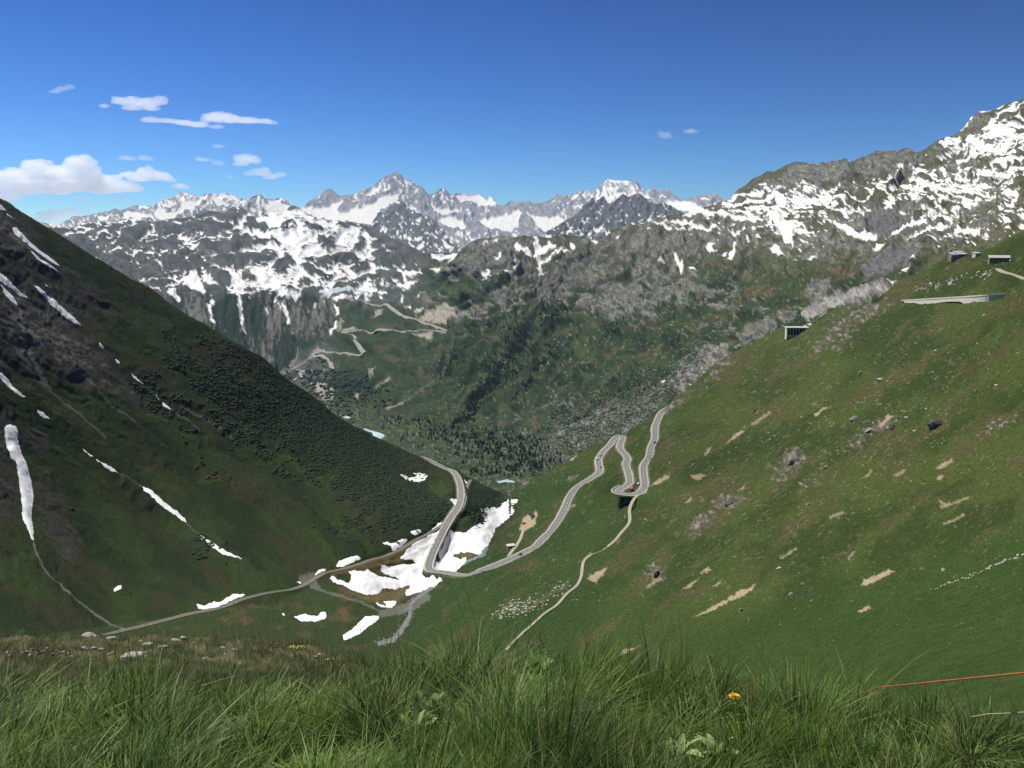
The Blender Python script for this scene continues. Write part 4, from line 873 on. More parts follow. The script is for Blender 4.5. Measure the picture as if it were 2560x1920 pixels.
# ------------------------------------------------------------------ small builders
class MB:
    def __init__(s): s.v = []; s.f = []
    def box(s, x0, x1, y0, y1, z0, z1):
        b = len(s.v); s.v += [(x0,y0,z0),(x1,y0,z0),(x1,y1,z0),(x0,y1,z0),(x0,y0,z1),(x1,y0,z1),(x1,y1,z1),(x0,y1,z1)]
        s.f += [tuple(b+i for i in q) for q in ((0,3,2,1),(4,5,6,7),(0,1,5,4),(1,2,6,5),(2,3,7,6),(3,0,4,7))]; return s
    def prism(s, prof, x0, x1):
        b = len(s.v); n = len(prof)
        s.v += [(x0,y,z) for y,z in prof] + [(x1,y,z) for y,z in prof]
        for i in range(n): j = (i+1)%n; s.f.append((b+i, b+j, b+n+j, b+n+i))
        s.f.append(tuple(b+i for i in range(n))[::-1]); s.f.append(tuple(b+n+i for i in range(n))); return s
    def cyl(s, c, r, h, n=10, axis='z'):
        b = len(s.v)
        for k in (0, 1):
            for i in range(n):
                a = 2*math.pi*i/n; p, q = r*math.cos(a), r*math.sin(a); o = (k-.5)*h
                s.v.append((c[0]+(o if axis=='x' else p), c[1]+(o if axis=='y' else (q if axis != 'x' else p)), c[2]+(o if axis=='z' else q)))
        for i in range(n): j = (i+1)%n; s.f.append((b+i,b+j,b+n+j,b+n+i))
        s.f.append(tuple(b+i for i in range(n))[::-1]); s.f.append(tuple(b+n+i for i in range(n))); return s
    def mesh(s, name, material, bevel=0):
        me = bpy.data.meshes.new(name); me.from_pydata(s.v, [], s.f); me.materials.append(material); me.update()
        return me
def thing(name, label, cat, loc, rz=0, group=None):
    o = bpy.data.objects.new(name, None); C.objects.link(o); o.location = loc; o.rotation_euler = (0,0,rz)
    o['label'] = label; o['category'] = cat
    if group: o['group'] = group
    return o

# ------------------------------------------------------------------ vehicles
M_GLASS = mat('dark_glass', (.02,.025,.03), rough=.1, spec=.6)
M_TYRE = mat('rubber', (.02,.02,.02), rough=.8)
_paint = {}
def paint(c):
    if c not in _paint: _paint[c] = mat('car_paint', c, rough=.3, spec=.5)
    return _paint[c]
car_body = MB().prism([(-.85,.35),(.85,.35),(.88,.8),(.80,.95),(-.80,.95),(-.88,.8)], -2.15, 2.15)
car_body.prism([(-.80,.95),(.80,.95),(.68,1.02),(-.68,1.02)], 1.0, 1.9)
cb_me = {}
def car_meshes(col, kind):
    k = (col, kind)
    if k in cb_me: return cb_me[k]
    if kind == 'car':
        b = MB().prism([(-.85,.30),(.85,.30),(.90,.75),(.82,.98),(-.82,.98),(-.90,.75)], -2.15, 2.15)
        b.v += [(-1.1,-.62,1.46),(.55,-.62,1.46),(.55,.62,1.46),(-1.1,.62,1.46)]; n = len(b.v)-4; b.f.append((n,n+1,n+2,n+3))
        g = MB(); g.v = [(-1.7,-.78,.97),(1.2,-.78,.97),(1.2,.78,.97),(-1.7,.78,.97),(-1.12,-.64,1.45),(.58,-.64,1.45),(.58,.64,1.45),(-1.12,.64,1.45)]
        g.f = [(4,5,6,7),(0,1,5,4),(1,2,6,5),(2,3,7,6),(3,0,4,7)]; wb, wr = 1.3, .33
    elif kind == 'van':
        b = MB().prism([(-.95,.35),(.95,.35),(1,1.3),(.9,2.2),(-.9,2.2),(-1,1.3)], -2.7, 2.1); b.prism([(-.95,.35),(.95,.35),(.95,1.2),(-.95,1.2)], 2.1, 2.75)
        g = MB(); g.v = [(2.12,-.85,1.25),(2.6,-.85,1.25),(2.6,.85,1.25),(2.12,.85,1.25),(2.12,-.8,2.1),(2.15,-.8,2.1),(2.15,.8,2.1),(2.12,.8,2.1)]; g.f = [(4,5,6,7),(0,1,5,4),(1,2,6,5),(2,3,7,6),(3,0,4,7)]; wb, wr = 1.7, .36
    else:
        b = MB().box(-4.6,4.6,-1.22,1.22,.4,3.1); g = MB()
        for x in range(-4,4): g.box(x+.1,x+.95,-1.24,1.24,1.5,2.5)
        g.box(4.55,4.63,-1.1,1.1,1.2,2.7); wb, wr = 2.9, .5
    w = MB().cyl((0,0,0), wr, .22, 12, 'y')
    cb_me[k] = (b.mesh('body', paint(col)), g.mesh('window', M_GLASS), w.mesh('wheel', M_TYRE), wb, wr)
    return cb_me[k]
def place_vehicle(u, v, col, kind, name, label, cat, off=0.0, line=None, rz=None, group=None, loc=None):
    p = N.at(u, v) if loc is None else np.array(loc)
    line = C1 if line is None else line
    if rz is None:
        i = int(np.argmin(np.linalg.norm(line - p, axis=1))); j = min(i+2, len(line)-1); d = line[j]-line[max(j-4,0)]
        rz = math.atan2(d[1], d[0]); q = line[i].copy(); q[:2] += np.array([d[1], -d[0]])/np.hypot(*d[:2])*off; q[2] += .37
    else: q = p + np.array([0,0,.4])
    b, g, w, wb, wr = car_meshes(col, kind)
    t = thing(name, label, cat, q, rz, group)
    for nm, me in (('body', b), ('window', g)): link(nm, me, parent=t)
    for sx in (-1,1):
        for sy in (-1,1):
            o = link('wheel', w, parent=t); o.location = (sx*wb, sy*.82, wr)
    return t
place_vehicle(1641,1098,(.03,.03,.035),'car','car','dark car driving on the uppermost straight of the road','car', off=1.8)
place_vehicle(1497,1143,(.03,.03,.04),'car','car','dark car just uphill of the white van on the lower road','car', off=1.8)
place_vehicle(1491,1153,(.8,.8,.8),'van','van','white van between two dark cars on the lower road','van', off=-1.8)
place_vehicle(1495,1170,(.04,.03,.03),'car','car','dark car just downhill of the white van on the lower road','car', off=1.8)
place_vehicle(1551,1101,(.75,.75,.76),'car','car','white car near the tight upper hairpin','car', off=1.8)
place_vehicle(1579,1227,(.65,.09,.03),'bus','bus','orange bus standing in the lower hairpin bend','bus', off=0, rz=1.3)
place_vehicle(1595,1217,(.8,.8,.78),'van','van','white van parked inside the lower hairpin bend','van', rz=1.2)
place_vehicle(1621,1216,(.35,.36,.38),'car','car','grey car parked at the road edge beside the hairpin','car', rz=1.0)
place_vehicle(1302,1389,(.02,.02,.02),'car','car','dark car on the lower road near the gravel track','car', off=1.5)
place_vehicle(1309,1311,(.7,.16,.03),'van','van','orange van on the gravel parking place','van', rz=.4)
place_vehicle(2531,655,(.8,.8,.8),'car','car','white car parked beside the brown barn','car', rz=.2)

# ------------------------------------------------------------------ buildings and walls
M_WOOD = mat('brown_boards', (.30,.17,.11), rough=.85, noise=(3,.3)); M_ROOF = mat('grey_sheet_roof', (.45,.45,.46), rough=.6, noise=(1,.1))
M_WHITE = mat('white_render', (.62,.62,.60), rough=.8); M_DROOF = mat('dark_roof', (.06,.045,.05), rough=.7); M_DARK = mat('dark_opening', (.02,.02,.02), rough=.9)
p = N.at(2496, 655.5); s_ = 830/800
b = thing('barn', 'long brown wooden barn with grey roof on the upper meadow', 'barn', p, math.radians(-18)); b.scale = (.76,.76,.78)
link('wall', MB().box(-10,10,-4,4,.8,5.0).mesh('wall', M_WOOD), b); link('foundation', MB().box(-10.15,10.15,-4.15,4.15,-4,.85).mesh('foundation', M_STONE), b)
link('roof', MB().prism([(-5,4.7),(0,7.4),(5,4.7),(5,5.0),(0,7.75),(-5,5.0)], -11, 11).mesh('roof', M_ROOF), b)
link('gable', MB().prism([(-4,5.0),(4,5.0),(0,7.3)], -9.9, 9.9).mesh('gable', M_WOOD), b)
for k in range(6): link('window', MB().box(-8.5+k*3.1,-7.5+k*3.1,-4.06,-3.9,2.4,3.4).mesh('window', M_DARK), b)
p = N.at(2400, 642)
b = thing('mountain_hotel', 'pale grey mountain building with terraced roofs and a row of dark windows', 'building', p, math.radians(10)); b.scale = (.78,.78,.62)
link('wall', MB().box(-10,8,-4,5,-5,4.5).mesh('wall', mat('grey_render', (.30,.31,.31), rough=.85)), b)
link('upper_wall', MB().box(-6,5,0,6,4.5,7).mesh('upper_wall', M_WHITE), b)
link('roof', MB().prism([(-5.5,3.4),(5,8.4),(5,8.9),(-5.5,3.9)], -7, 6).mesh('roof', M_ROOF), b)
link('side_roof', MB().prism([(-6,2.6),(4,6.2),(4,6.6),(-6,3.0)], -14, -7.1).mesh('side_roof', M_ROOF), b)
link('side_wing', MB().box(-13.5,-10.05,-3.5,4,-6,4.4).mesh('side_wing', M_STONE), b)
link('stone_terrace', MB().box(-17,-2,-7,-4.05,-8,-.5).mesh('stone_terrace', M_STONE), b)
link('dark_wing', MB().box(8.05,16,-3.5,4,-4,3.2).mesh('dark_wing', mat('dark_render',(.05,.05,.055),rough=.8)), b)
for k in range(7): link('window', MB().box(-8.8+k*2.3,-7.6+k*2.3,-4.08,-3.9,1.6,3.2).mesh('window', M_DARK), b)
p = N.at(2440, 641)
b = thing('shed', 'small white shed at the right end of the grey mountain building', 'shed', p, .3)
link('wall', MB().box(-2.6,2.6,-2,2,-2,3.0).mesh('wall', M_WHITE), b); link('roof', MB().prism([(-2.4,2.9),(2.4,3.8),(2.4,4.05),(-2.4,3.15)], -3,3).mesh('roof', M_WHITE), b)
p = N.at(1277, 1370)
b = thing('hut', 'low grey-roofed hut dug into the slope by the gravel track', 'hut', p, math.radians(18))
link('wall', MB().box(-4,4,-2.2,2.2,-2,2.3).mesh('wall', M_STONE), b); link('roof', MB().prism([(-2.6,2.2),(2.6,3.0),(2.6,3.25),(-2.6,2.45)], -4.5,4.5).mesh('roof', M_CONC), b)
link('door', MB().box(-3.0,-1.6,-2.28,-2.1,-.2,1.9).mesh('door', M_DARK), b)
p = N.at(1331, 1297)
b = thing('workshop', 'small building with dark roof and white wall on the gravel parking place', 'building', p, math.radians(25))
link('wall', MB().box(-3,3,-2.5,2.5,-1,3.0).mesh('wall', M_WHITE), b); link('roof', MB().prism([(-3,2.9),(3,5.2),(3,5.5),(-3,3.2)], -3.4,3.4).mesh('roof', M_DROOF), b)
for k in (-1.6,1.0): link('window', MB().box(k,k+.8,-2.57,-2.4,1.2,2.1).mesh('window', M_DARK), b)
# avalanche gallery with columns
p = N.at(1990, 836)
b = thing('road_gallery', 'concrete road gallery with open bays between columns on the slope', 'gallery', p + np.array([0,-3,0]), math.radians(-4))
link('slab', MB().prism([(-4.6,8.6),(6,8.9),(6,10.4),(-4.6,9.9)], -14.5, 14.5).mesh('slab', M_CONC), b)
link('back_wall', MB().box(-12.8,13.8,4.5,5.4,-8,8.6).mesh('back_wall', M_DARK), b)  # near-black colour stands in for the shade inside the gallery
link('abutment', MB().prism([(-4.5,-6),(4.4,-6),(4.4,8.55),(-4.5,8.55)], -14.2,-12.4).mesh('abutment', M_CONC), b)
x = MB(); x.v = [(9.5,-4.4,-1),(14.2,-4.4,6),(14.2,-4.4,8.5),(12.6,-4.4,8.5),(9.5,3,-1),(14.2,3,6),(14.2,3,8.5),(12.6,3,8.5)]; x.f = [(0,1,2,3),(7,6,5,4),(0,4,5,1),(1,5,6,2),(2,6,7,3),(3,7,4,0)]
link('wing_wall', x.mesh('wing_wall', M_CONC), b); link('sill', MB().prism([(-4.55,-3),(-3.3,-3),(-3.3,.2),(-4.55,.2)], -12.3,9).mesh('sill', M_CONC), b)
for k in range(6): link('column', MB().box(-9.8+k*3.7,-9.1+k*3.7,-4.3,-3.5,.2,8.6).mesh('column', M_CONC), b)
# white parapet walls above the gallery
b = link('parapet_wall', None, label='pale curved parapet wall of the bend above the gallery', category='wall')
cpw = centre(N, Z(1920,600,3.456,[(310,690),(340,720),(360,745),(400,715),(440,690),(500,640)]), 4, 2)
V_, q = ribbon(densify(cpw,2), [-.5,-.5,.5,.5], [-3,2.5,2.5,-3]); link('wall_face', mesh_np('wall_face', V_, q, smooth=False, mats=[M_CONC]), parent=b)
# long retaining wall made of cast panels
tw = lin([(2260,750),(2400,741.5),(2512,734)]); bw = lin([(2260,752),(2285,753),(2300,757),(2326,758),(2345,752),(2370,749),(2400,748),(2415,755),(2432,759),(2450,756),(2475,748),(2495,741),(2512,737)])
b = link('roadside_wall', None, label='long pale concrete retaining wall under the upper road', category='wall')
us = np.arange(2262, 2512, 10.0)
_wu = np.arange(2240, 2540, 4.0); _wy = np.minimum(N.at(_wu, bw(_wu)+1)[:,1], N.at(_wu, bw(_wu)-6)[:,1]) - 5
_r = _wy.copy()
for _ in range(120): _wy[1:-1] = (_wy[:-2]+_wy[1:-1]+_wy[2:])/3
_wy = _wy + min(0, (_r-_wy).min())*.5 + 3
wallY = lambda u: np.interp(u, _wu, _wy)
for a in us:
    uu = np.array([a+.25, a+9.75]); 
    Yw = wallY(uu)
    T_ = P3(uu, tw(uu), Yw); B_ = P3(uu, bw(uu)+2, Yw) - np.array([0,0,1.0])
    n_ = np.array([0,1.0,0])
    vs = [T_[0],T_[1],B_[1],B_[0]]; vs2 = [x + n_*1.2 for x in vs]
    x = MB(); x.v = [tuple(w) for w in vs+vs2]; x.f = [(0,3,2,1),(4,5,6,7),(0,1,5,4),(1,2,6,5),(2,3,7,6),(3,0,4,7)]
    link('wall_panel', x.mesh('wall_panel', M_CONC), parent=b)
uu = np.arange(2255, 2516, 4.0); Yw = wallY(uu)+.6; T_ = P3(uu, tw(uu), Yw)
V_, q = ribbon(T_, [-.5,-.5,.6,.6], [-.7,.12,.12,-.7]); link('coping', mesh_np('coping', V_, q, smooth=False, mats=[M_CONC]), parent=b)

# ------------------------------------------------------------------ boulders
def ico(n=2):
    import bmesh
    bm = bmesh.new(); bmesh.ops.create_icosphere(bm, subdivisions=n, radius=1)
    v = np.array([tuple(x.co) for x in bm.verts]); f_ = np.array([[x.index for x in g.verts] for g in bm.faces]); bm.free(); return v, f_
IV, IF = ico(2); IV1, IF1 = ico(1)
def rockmesh(seed, material, sharp=.35, base=None):
    v = (IV if base is None else base[0]).copy()
    r = 1 + fbm(v[:,0]*1.2+seed*3, v[:,1]*1.2+v[:,2]*1.7, 3, seed)*sharp*1.6
    v = v*r[:,None]
    for k in range(5):     # chop flat facets
        g = np.random.default_rng(seed*10+k).normal(size=3); g /= np.linalg.norm(g); d = v@g; lim = .62
        v = v - np.clip(d-lim,0,None)[:,None]*g[None]
    return mesh_np('boulder', v, IF if base is None else base[1], smooth=False, mats=[material])
M_RK = mat('grey_boulder', (.22,.21,.19), rough=.95, noise=(1.5,.3)); M_RKD = mat('dark_boulder', (.07,.068,.065), rough=.95, noise=(1.5,.35)); M_RKP = mat('pale_boulder', (.42,.40,.35), rough=.95, noise=(1.5,.2))
RM = {k: [rockmesh(s+o_, mm) for s in range(4)] for k, mm, o_ in (('g',M_RK,20),('d',M_RKD,30),('p',M_RKP,40))}
def boulder(u, v, wpx, hpx, kind, label, group=None, k=0, sheet=None, rz=None):
    sheet = sheet or N
    p = sheet.at(u, v + hpx*.35); px = p[1]/F
    o = link('boulder', RM[kind][k % 4], label=label, category='boulder', group=group)
    o.location = p; o.scale = (wpx*px*.55, wpx*px*.5, hpx*px*.62); o.rotation_euler = (0,.3*math.sin(u), rz if rz is not None else (u*.37) % 6.28)
    return o
for i, (u, v, w_, h_, kd, lb) in enumerate([
 (2342,1055,44,27,'d','largest dark boulder with a black shaded face on the right slope'),(2202,946,19,9,'p','flat pale slab boulder above the rusty rock cluster'),(2151,928,15,14,'g','knobbly grey boulder left of the flat pale slab'),
 (2209,891,19,13,'d','dark low boulder high on the slope under the long wall'),(2136,1041,22,21,'g','rounded grey boulder beside bare pale earth'),(2180,1074,26,14,'g','long grey boulder at the lower left of the rusty outcrop'),
 (2235,1067,14,17,'d','small dark upright boulder left of the largest dark boulder'),(2267,1043,11,6,'p','small white stone on the rusty outcrop'),(2065,1163,13,15,'g','grey boulder below the two pale outcrops'),
 (2260,910,9,6,'g','bluish grey stone alone in grass high on the slope'),(2287,1076,12,5,'p','small flat pale stone left below the largest dark boulder'),(2340,875,9,7,'p','pale stone high on the right below the wall'),
 (2461,785,12,8,'g','pale grey stone just under the right end of the long wall'),(2005,1454,17,11,'g','grey boulder with a slab leaning below it'),(2014,1478,9,18,'g','narrow leaning grey slab under the grey boulder'),
 (1975,1481,15,13,'g','rough grey rock low on the slope left of the leaning slab'),(2030,1500,8,5,'p','tiny white stone right of the leaning slab'),(1949,1419,14,10,'p','pale rock beside a dark hollow above the tan scar'),
 (2360,1424,12,8,'p','round pale stone at the end of a reddish earth streak'),(1853,1522,13,20,'g','upright grey rock at the foot of the long tan scar'),(1746,1049,9,9,'g','lone dark grey stone above the bare tan streaks'),
 (1613,1297,8,5,'p','white stone right of the narrow gravel track'),(1886,1025,11,12,'g','grey stone near the top middle of the slope'),(1734,1161,13,13,'g','grey stone just above the brown earth patch'),
 (1642,1434,22,26,'d','dark jagged rock standing in the middle of the slope'),(1828,1252,34,20,'d','dark outcrop rock on the ridge of stones in the middle slope'),(1757,1310,34,30,'g','largest grey outcrop rock in the middle of the slope'),
 (1987,1142,34,32,'g','big lichen-grey outcrop rock left of centre on the slope'),(2490,960,10,6,'p','pale stone at the right edge in bright grass')]):
    boulder(u, v, w_, h_, kd, lb, k=i)
# white stone row
rs = random.Random(3)
for i in range(46):
    t_ = i/45; u = 2330 + 235*t_ + rs.uniform(-3,3); v = 1473 - 88*t_ + rs.uniform(-3,3); s_ = rs.uniform(3.5,8)*(.8+.5*t_)
    boulder(u, v, s_, s_*.6, 'p', 'white stone in the dotted row of stones crossing the lower right meadow', 'white stones in a row on the meadow', k=i)
# scattered stones
for i in range(150):
    u = rs.gauss(2120, 220); v = 1120 + (2120-u)*.25 + rs.gauss(0,130)
    if u > 2560 or v > 1560 or v < np.interp(u, N.u, N.top)+25: continue
    s_ = rs.uniform(2.5,7); boulder(u, v, s_, s_*.65, rs.choice('ggpd'), 'small weathered stone lying loose in the grass of the right slope', 'loose stones on the right slope', k=i)
for i in range(70):
    u = 2290 + rs.random()*190; v = 722 - (u-2290)*.22 + rs.gauss(0,5); s_ = rs.uniform(4,9)
    boulder(u, v, s_, s_*.8, 'p' if i % 2 else 'g', 'pale block in the band of scree between the long wall and the barn', 'scree blocks below the barn', k=i)
# distant rock blocks on the granite band (one mass)
def scatter_mass(name, sheet, pts, vb, fb, size, material, squash=(1,1,1), jitter=.3, seed=0, flat=False, **props):
    r = np.random.default_rng(seed); pts = np.asarray(pts, float); P_ = sheet.at(pts[:,0], pts[:,1]); n = len(P_)
    sc_ = size*(1 + r.uniform(-jitter, jitter, n)); an = r.uniform(0, 6.28, n); c_, s2 = np.cos(an), np.sin(an)
    v = vb[None]*sc_[:,None,None]*np.array(squash)*(1+r.normal(0,.12,(n,len(vb),1)))
    x = v[...,0]*c_[:,None]-v[...,1]*s2[:,None]; y = v[...,0]*s2[:,None]+v[...,1]*c_[:,None]
    W_ = np.stack([x,y,v[...,2]],-1)+P_[:,None]
    fq = (fb[None]+np.arange(n)[:,None,None]*len(vb)).reshape(-1, fb.shape[1])
    cols = None
    return link(name, mesh_np(name, W_.reshape(-1,3), fq, smooth=False, mats=[material]), **props)
def cloud_pts(L, n, seed):
    r = np.random.default_rng(seed); w = np.array([b[5] for b in L], float); w /= w.sum(); k = r.choice(len(L), n, p=w); out = []
    for i in k:
        u, v, ru, rv, ang, _ = L[i]; a, b = np.clip(r.normal(0,.62,2),-1.7,1.7); a *= ru; b *= rv; an = math.radians(ang)
        out.append((u+a*math.cos(an)-b*math.sin(an), v+a*math.sin(an)+b*math.cos(an)))
    return np.array(out)
gp = cloud_pts([(1460,1080,150,75,-12,5),(1560,1030,110,45,-18,3),(1640,970,60,40,-35,1.5),(1720,905,70,40,-40,2),(1400,1120,60,50,0,1),(1330,1120,40,40,0,.5)], 2200, 5)
ok_ = gp[:,1] < np.interp(gp[:,0], N.u, N.top)
scatter_mass('granite_blocks', m, gp[ok_], IV1, IF1, 2.7, M_RK, (1.1,1,1.0), .55, 6, kind='stuff', label='grey granite blocks among bushes', category='rocks')

# ------------------------------------------------------------------ conifers and scrub
M_FIR = mat('conifer_foliage', (.018,.034,.016), rough=.9, noise=(.3,.4)); M_SCRUB = mat('alder_leaves', (.020,.036,.014), rough=.85, noise=(.12,.4))
def fir(seed):
    r = random.Random(seed); v = []; f_ = []
    def ring(z, rad, n=7):
        b = len(v)
        for i in range(n):
            a = 2*math.pi*(i+.3*r.random())/n; rr = rad*(.75+.5*r.random()); v.append((rr*math.cos(a), rr*math.sin(a), z-.04*r.random()))
        return b, n
    lv = 4
    for L_ in range(lv):
        z0 = .10 + L_*.22; top = min(1.0, z0+.36); b, n = ring(z0, .22*(1-L_*.22)+.02); v.append((0,0,top)); t_ = len(v)-1
        for i in range(n): f_.append((b+i, b+(i+1)%n, t_))
    b = len(v)
    for i in range(4): a = i*math.pi/2; v.append((.025*math.cos(a), .025*math.sin(a), -.05)); 
    v.append((0,0,.3)); 
    for i in range(4): f_.append((b+i, b+(i+1)%4, b+4))
    return np.array(v), np.array(f_)
FV, FF = fir(1)
firs = [mesh_np('conifer', *fir(k), smooth=False, mats=[M_FIR]) for k in range(5)]
zones = [(1143,1059,14,10,0,.5),(1181,1030,22,9,-50,1.6),(1210,1000,24,8,-52,1.6),(1240,960,26,9,-50,1.6),(1280,925,24,12,-40,1.2),(1325,952,22,9,-45,1.6),(1290,988,18,7,-40,1),(1390,895,24,14,-30,1.6),
 (1225,905,34,28,-30,3),(1285,830,30,40,-50,3),(1380,765,34,24,-50,2),(1350,870,70,16,-30,2),(1530,820,34,18,-30,1.2),(1015,910,18,20,0,.8),(1180,830,30,60,30,.8),(1450,1050,40,10,-10,.4),
 (1260,1125,120,36,3,11),(1160,1090,120,22,3,6),(1330,1150,60,30,0,2),(1330,1165,50,18,0,3),(1000,1052,90,10,5,2),(960,1010,60,14,0,.6),(1600,960,60,18,-30,.8),(1500,1000,80,14,-20,.7),(1220,1180,60,12,0,2)]
tp = np.concatenate([cloud_pts(zones, 3000, 9), cloud_pts([(1262,895,60,13,-48,3),(1200,985,60,9,-50,3),(1228,955,30,9,-48,1.5),(1300,845,36,16,-50,2),(1150,1055,34,7,-40,1.2),(1360,900,60,10,-38,1.5),(1330,950,26,6,-45,1),(1385,790,30,12,-45,1),(1130,905,60,14,-48,1)], 2600, 19)])
tp = tp[fbm(tp[:,0]/26, tp[:,1]/9, 3, 610) > -.12]
tp = tp[tp[:,1] < np.interp(tp[:,0], N.u, N.top)+4]
tP = m.at(tp[:,0], tp[:,1]); order = np.argsort(tP[:,1]); 
for i in order[:300]:
    o = link('conifer', firs[int(i) % 5], label='dark green conifer in the scattered wood on the valley floor', category='tree', group='conifers in the valley')
    o.location = tP[i] - np.array([0,0,.6]); s_ = 7 + 7*((i*0.618) % 1); o.scale = (s_, s_, s_); o.rotation_euler = (0,0,i*1.7)
scatter_mass('conifer_wood', m, tp[order[300:]], FV, FF, 10.5, M_FIR, (1.1,1.1,1), .35, 10, kind='stuff', label='dark conifers in bands on the far slope', category='trees')
bz = cloud_pts([(800,1010,90,40,38,1),(850,970,70,40,10,0),(845,965,80,32,10,3)], 0+700, 11)
bz = bz[bz[:,1] < np.interp(bz[:,0], N.u, N.top)]
scatter_mass('dark_bushes', m, bz, IV1, IF1, 9, M_FIR, (1,1,.8), .5, 12, kind='stuff', label='dark bushes on the far spur', category='bushes')
r_ = np.random.default_rng(15)
su = r_.uniform(100,1140,44000); sv_ = r_.uniform(760,1420,44000)
dsc = blobs(su, sv_, [(760,1060,330,80,38,1.1),(880,1150,230,90,34,1.25),(560,980,200,60,40,.9),(980,1200,130,90,30,1.15),(1060,1270,80,60,0,1.1),(940,1310,140,40,-5,.8),(420,1010,130,40,40,.7),(620,1090,200,50,38,.7),(520,1370,60,30,20,.8),(560,1190,120,30,38,.4),(350,1330,60,30,0,.3)])
keep = (dsc*.85 + fbm(su/40, sv_/28, 3, 600)*.55 > .52) & (sv_ > np.interp(su, N.u, N.top)+5) & (su < np.interp(sv_, [380,1140,1200,1260,1300,1350,1400,1450], [1100,1185,1230,1240,1130,1080,1030,830])-12)
sc1 = np.stack([su[keep], sv_[keep]], 1)[:14000]
g2 = cloud_pts([(1225,1260,44,42,0,3),(1200,1300,26,40,0,1),(1262,1262,22,14,0,1)], 800, 16)
scp = np.concatenate([sc1, g2]); 
pp_ = N.at(scp[:,0], scp[:,1]); dmin = np.array([np.min(np.hypot(C1[:,0]-a[0], C1[:,1]-a[1])) for a in pp_]); dm2 = np.array([np.min(np.hypot(CW[:,0]-a[0], CW[:,1]-a[1])) for a in pp_])
scatter_mass('alder_scrub', N, scp[(dmin > 9)&(dm2 > 5)], IV1, IF1, 1.25, M_SCRUB, (1.15,1.1,.75), .75, 17, kind='stuff', label='dense dark green scrub on the left mountainside', category='scrub')

def line_pts(pts, w, n, seed):
    r = np.random.default_rng(seed); p = np.array(pts, float); d = np.r_[0, np.cumsum(np.hypot(*np.diff(p, axis=0).T))]; t = r.uniform(0, d[-1], n)
    return np.stack([np.interp(t, d, p[:,0]) + r.normal(0, w, n), np.interp(t, d, p[:,1]) + r.normal(0, w*.7, n)], 1)
sp_ = np.concatenate([line_pts(Z(1280,1360,3.456,[(-200,640),(0,590),(150,560),(300,450),(480,350)]), 11, 110, 30), line_pts(Z(1280,1360,3.456,[(-120,620),(0,500)]), 12, 40, 31), line_pts(Z(840,1120,3.77,[(1640,1500),(1720,1470),(1880,1440)]), 8, 60, 33)])
scatter_mass('stone_scatter', N, sp_, IV1, IF1, .6, M_RKP, (1.2,1,.6), .6, 32, kind='stuff', label='pale stones strewn beside the narrow track', category='stones')
sp_ = line_pts(Z(640,1360,3.456,[(1530,375),(1470,410),(1400,460),(1340,520),(1335,560),(1330,620),(1290,690),(1250,760),(1180,830),(1050,860)]), 5.5, 330, 34)
scatter_mass('creek_stones', N, sp_, IV1, IF1, .7, M_RK, (1.2,1,.7), .6, 35, kind='stuff', label='grey stones in and beside the creek', category='stones')
# ------------------------------------------------------------------ foreground knoll
ksil = [(-400,1590),(0,1592),(250,1588),(500,1594),(700,1602),(820,1622),(900,1655),(1000,1690),(1200,1700),(1450,1705),(1700,1715),(1900,1745),(2100,1790),(2300,1815),(2560,1835),(2950,1850)]
kY = tps([(-400,1590,7.2),(0,1590,7.0),(300,1590,7.0),(500,1595,6.8),(700,1602,6.0),(820,1622,5.0),(950,1670,4.0),(1200,1700,3.7),(1450,1705,3.6),(1700,1715,3.5),(1900,1745,3.3),(2100,1790,3.1),(2400,1822,3.0),(2950,1850,2.95),
   (-400,1700,4.0),(0,1700,3.9),(400,1700,3.8),(800,1710,3.65),(0,1820,2.85),(600,1820,2.85),(1200,1820,2.85),(1800,1820,2.85),(-400,2080,2.0),(600,2080,2.0),(1300,2080,2.0),(2000,2080,2.0),(2950,2080,2.0),(2500,1920,2.55)])
K = Sheet(-400, 2950, 10.0, lin(ksil), 2080, kY, nback=10, back=.9, drop=.75)
U, V = K.Ux, K.Vx
K.displace(fbm(U/120, V/80, 4, 700)*16 + fbm(U/26, V/18, 3, 706)*4)
turf = sm(1710, 1640, V)*sm(1000, 850, U)
col = mix(np.broadcast_to((.020,.030,.010), U.shape+(3,)), (.110,.095,.050), turf*sm(-.3,.4,fbm(U/40,V/14,4,710)))
col = mix(col, (.040,.05,.018), turf*.4*sm(0,.3,fbm(U/70,V/20,3,714)))
M_SOIL = mat('turf_soil', attr=True, rough=.95, spec=.1, noise=(40,.4), bump=(60,.6,.02))
K.build(col, [('foreground_bank', dict(kind='structure', label='grassy foreground bank at the viewpoint'))], M_SOIL)
def kat(u, v): return K.at(u, v)

